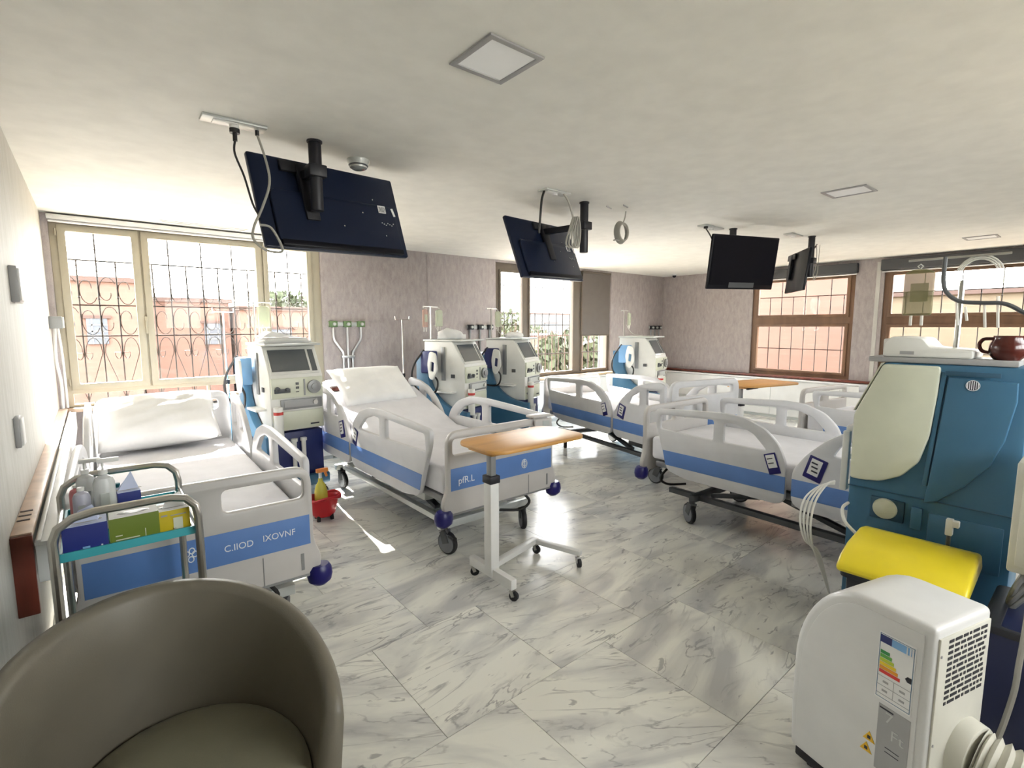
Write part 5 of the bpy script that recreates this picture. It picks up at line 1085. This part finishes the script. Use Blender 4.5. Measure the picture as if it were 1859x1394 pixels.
# ------------------------------------------------------------------ yellow-lidded bin, air conditioner, dark tub, cables
t = thing('waste_bin', 'black bin with a bright yellow lid in front of the blue machine', 'waste bin', (2.42, 0.455, 0), R(2))
MB().prism([(-0.165, 0.0), (0.165, 0.0), (0.195, 0.535), (-0.195, 0.535)], 'y', -0.165, 0.165).build('body', M_BINB, t, bevel=0.02)
slab('body_rim', rnd(rect(-0.205, 0.205, -0.185, 0.185), 0.03, 4), [rnd(rect(-0.18, 0.18, -0.16, 0.16), 0.02, 4)], 'z', 0.515, 0.54, M_BINB, t, bev=0.004)
lid = MB().prism([(-0.215, 0.535), (0.215, 0.535), (0.215, 0.565), (0.16, 0.62), (0.10, 0.632), (-0.08, 0.62), (-0.17, 0.595), (-0.215, 0.565)], 'y', -0.195, 0.195).build('lid', M_YEL, t, bevel=0.022, seg=3)
MB().box((-0.225, 0, 0.55), (0.03, 0.12, 0.02)).build('lid_tab', M_YEL, t, bevel=0.006)
MB().box((-0.19, 0, 0.03), (0.06, 0.10, 0.02)).build('pedal', M_BINB, t, bevel=0.004)

AX, AY, ARZ = 1.848, 0.390, R(-105.9)
t = thing('portable_air_conditioner', 'white portable air conditioner with energy sticker and hose, front right', 'air conditioner', (AX, AY, 0), ARZ)
# local: +x runs along the stickered side towards the back; -y faces the viewer; back face at +x
L, W, HH = 0.39, 0.28, 0.70
prof = [(-L / 2, 0.055), (L / 2, 0.055), (L / 2, HH)] + [(-L / 2 + 0.21 - 0.215 * math.sin(PI / 2 * q / 11), HH - 0.33 + 0.33 * math.cos(PI / 2 * q / 11)) for q in range(12)] + [(-L / 2 - 0.006, 0.20)]
MB().prism(prof, 'y', -W / 2, W / 2).build('casing', M_ACW, t, bevel=0.018, seg=3)
def inset(poly, d):
    cxx = sum(p[0] for p in poly) / len(poly); cyy = sum(p[1] for p in poly) / len(poly)
    return [(cxx + (p[0] - cxx) * d, cyy + (p[1] - cyy) * d) for p in poly]
slab('side_panel', [(-0.172, 0.07), (L / 2 - 0.025, 0.07), (L / 2 - 0.025, HH - 0.03)] + [(-L / 2 + 0.215 - 0.19 * math.sin(PI / 2 * q / 11), HH - 0.335 + 0.305 * math.cos(PI / 2 * q / 11)) for q in range(12)] + [(-0.176, 0.20)], [], 'y', -W / 2 - 0.004, -W / 2 + 0.006, M_ACW, t, bev=0.004)
MB().box((L / 2 + 0.002, 0, 0.37), (0.006, W - 0.03, 0.60)).build('back_panel', M_ACB, t, bevel=0.002)
MB().box((0.0, 0, 0.04), (L - 0.03, W - 0.02, 0.035)).build('plinth', M_TVP, t, bevel=0.006)
for (x, y) in ((-0.14, -0.10), (0.14, -0.10), (-0.14, 0.10), (0.14, 0.10)): caster(t, x, y, 0.010, 0.014, M_RUB, M_TVP, 0.2)
rg = random.Random(4)
for r_ in range(12):
    y = -0.090
    while y < 0.10:
        ln = rg.choice((0.030, 0.040, 0.018)); ln = min(ln, 0.108 - y)
        if ln > 0.010: MB().box((L / 2 + 0.0052, y + ln / 2, 0.655 - 0.0165 * r_), (0.002, ln - 0.008, 0.0085)).build('vent_slot', M_VENT, t)
        y += ln
for z in (0.62, 0.36): MB().cyl((L / 2 + 0.004, -0.118, z), (L / 2 + 0.007, -0.118, z), 0.004, n=10).build('screw', M_GREYP, t)
# stickers on the side facing the viewer
lx, ly = 0.109, -W / 2 - 0.0046
st = MB().box((lx, ly, 0.523), (0.094, 0.0012, 0.205)).build('energy_label', M_PAPER, t, label='energy rating sticker with green to red bars')
slab('label_border', rect(lx - 0.044, lx + 0.044, 0.426, 0.620), [rect(lx - 0.0425, lx + 0.0425, 0.4275, 0.6185)], 'y', ly - 0.0012, ly - 0.0002, M_MBLUE, st, bev=0.0002)
MB().box((lx - 0.028, ly - 0.001, 0.605), (0.030, 0.001, 0.022)).build('label_block', M_MNAVY, st); MB().box((lx + 0.012, ly - 0.001, 0.605), (0.050, 0.001, 0.022)).build('label_block', M_LBLUE, st)
for u_ in (0.026, 0.034): MB().box((lx + u_, ly - 0.0016, 0.605), (0.003, 0.001, 0.022)).build('label_tick', M_PAPER, st)
cols = [(0.03, 0.25, 0.06), (0.10, 0.35, 0.05), (0.45, 0.55, 0.04), (0.75, 0.55, 0.02), (0.75, 0.30, 0.02), (0.65, 0.04, 0.03)]
for k, c_ in enumerate(cols): MB().box((lx - 0.040 + (0.024 + 0.006 * k) / 2, ly - 0.001, 0.566 - 0.0118 * k), (0.024 + 0.006 * k, 0.001, 0.0098)).build('rating_bar', mat('rating_%d' % k, c_, 0.5), st)
MB().prism([(lx + 0.026, 0.523), (lx + 0.032, 0.531), (lx + 0.042, 0.531), (lx + 0.042, 0.515), (lx + 0.032, 0.515)], 'y', ly - 0.0014, ly - 0.0004).build('rating_arrow', M_INK, st)
for z in (0.492, 0.464, 0.438): MB().box((lx, ly - 0.001, z), (0.084, 0.001, 0.001)).build('label_line', M_GREYP, st)
MB().box((lx, ly - 0.001, 0.465), (0.001, 0.001, 0.054)).build('label_line', M_GREYP, st)
for (u_, z) in ((-0.021, 0.478), (0.022, 0.477), (-0.022, 0.451), (0.022, 0.450)): MB().box((lx + u_, ly - 0.001, z), (0.014, 0.001, 0.006)).build('label_icon', M_GREYP, st)
pl_ = MB().box((lx + 0.008, ly, 0.305), (0.082, 0.0012, 0.205)).build('grey_rating_plate', M_GREYP, t)
MB().box((lx - 0.012, ly - 0.001, 0.398), (0.036, 0.001, 0.004)).build('plate_line', M_INK, pl_)
text_mesh('numeral', '7', 0.045, M_LGREY, pl_, (lx - 0.004, ly - 0.0008, 0.375), (R(90), 0, 0), 0.0003)
text_mesh('lettering', 'Ft', 0.045, M_LGREY, pl_, (lx + 0.020, ly - 0.0008, 0.330), (R(90), 0, 0), 0.0003)
for z in (0.285, 0.272): MB().box((lx + 0.010, ly - 0.001, z), (0.036, 0.001, 0.0016)).build('plate_line', M_INK, pl_)
for (x_, z) in ((lx - 0.052, 0.270), (lx - 0.058, 0.232)):
    tr_ = MB().prism([(x_ - 0.017, z), (x_ + 0.017, z), (x_, z + 0.030)], 'y', ly - 0.0006, ly + 0.0006).build('warning_triangle', mat('warning_yellow', (0.70, 0.42, 0.02), 0.5), t)
    MB().box((x_, ly - 0.001, z + 0.011), (0.009, 0.0008, 0.010)).build('warning_mark', M_INK, tr_)
# hose collar and ribbed hose
MB().cyl((L / 2 + 0.001, 0.035, 0.30), (L / 2 + 0.045, 0.035, 0.30), 0.092, 0.086, n=28).build('hose_collar', M_ACB, t, bevel=0.004)
pts = [Vector(p) for p in cr([(L / 2 + 0.04, 0.035, 0.30), (L / 2 + 0.09, 0.045, 0.292), (L / 2 + 0.15, 0.07, 0.27), (L / 2 + 0.22, 0.12, 0.24), (L / 2 + 0.30, 0.18, 0.19)], 14)]
MB().tube(pts, [0.076 + 0.007 * math.sin(k * PI / 2.0) for k in range(len(pts))], 24).build('ribbed_hose', M_ACB, t)

t = thing('dark_tub', 'dark navy plastic tub behind the air conditioner at the right edge', 'tub', (2.42, -0.01, 0))
MB().prism([(-0.17, 0.0), (0.17, 0.0), (0.195, 0.50), (-0.195, 0.50)], 'y', -0.215, 0.215).build('body', M_BINN, t, bevel=0.02)
slab('rim', rnd(rect(-0.20, 0.20, -0.228, 0.228), 0.03, 4), [rnd(rect(-0.175, 0.175, -0.18, 0.18), 0.02, 4)], 'z', 0.485, 0.51, M_BINB, t, bev=0.004)
MB().box((0, 0, 0.475), (0.34, 0.34, 0.02)).build('lid', M_BINN, t)
t = thing('mains_cable', 'grey mains cable sagging down the right edge to the floor', 'cable', (0, 0, 0))
tubeo('lead', [(2.405, 0.11, 0.68), (2.28, 0.112, 0.62), (2.185, 0.110, 0.53), (2.18, 0.114, 0.43), (2.175, 0.118, 0.33), (2.16, 0.14, 0.17), (2.14, 0.17, 0.05), (2.16, 0.20, 0.012)], 0.008, M_CABLE, t)
t = thing('hose_bundle', 'looped clear hoses hanging at the front of the large blue machine', 'hose', (0, 0, 0))
for k in range(4):
    d = 0.016 * k
    tubeo('hose', [(2.74, 0.83, 0.745 - d * .3), (2.68, 0.845 + d * .5, 0.735 - d * .2), (2.63, 0.87 + d, 0.66), (2.60, 0.875 + d, 0.56), (2.60, 0.865 + d * .6, 0.46), (2.63, 0.84, 0.36 + d), (2.68, 0.80, 0.20)], 0.0048, M_CABLEW, t)
tubeo('return_hose', [(2.64, 0.70, 0.55), (2.62, 0.74, 0.60), (2.66, 0.765, 0.645), (2.72, 0.76, 0.66)], 0.007, M_CABLEW, t)
tubeo('drain_hose', [(2.68, 0.80, 0.20), (2.70, 0.79, 0.08), (2.66, 0.82, 0.012)], 0.006, M_CABLEW, t)
t = thing('white_column_unit', 'narrow cream cabinet edge with trailing pipes at the right border', 'cabinet', (2.58, 0.088, 0))
MB().box((0, 0, 0.83), (0.28, 0.20, 0.40)).build('cabinet', M_ACB, t, bevel=0.01)
MB().box((-0.145, 0, 0.83), (0.01, 0.16, 0.34)).build('door', M_ACB, t, bevel=0.003)
MB().cyl((0.10, 0.04, 0), (0.10, 0.04, 0.64), 0.016, n=10).cyl((0.10, 0.04, 0), (0.10, 0.04, 0.015), 0.045, n=18).build('leg', M_MGREY, t)
for k in range(3): tubeo('pipe', [(-0.10, 0.05 - 0.03 * k, 0.64), (-0.13, 0.075, 0.56 - 0.03 * k), (-0.09, 0.085, 0.48), (-0.03, 0.06, 0.50), (0.0, 0.0, 0.63)], 0.010, M_MGREY, t)
t = thing('tap_fixture', 'white upright plastic tap fixture beside the yellow lid', 'fixture', (2.692, 0.385, 0))
MB().cyl((0, 0, 0.008), (0, 0, 0.63), 0.008, n=10).cyl((0, 0, 0), (0, 0, 0.012), 0.035, n=16).build('stem', M_DGREY, t)
MB().box((0, 0, 0.665), (0.028, 0.024, 0.07)).box((0, -0.018, 0.682), (0.026, 0.026, 0.028)).build('head', M_MWHITE, t, bevel=0.004)
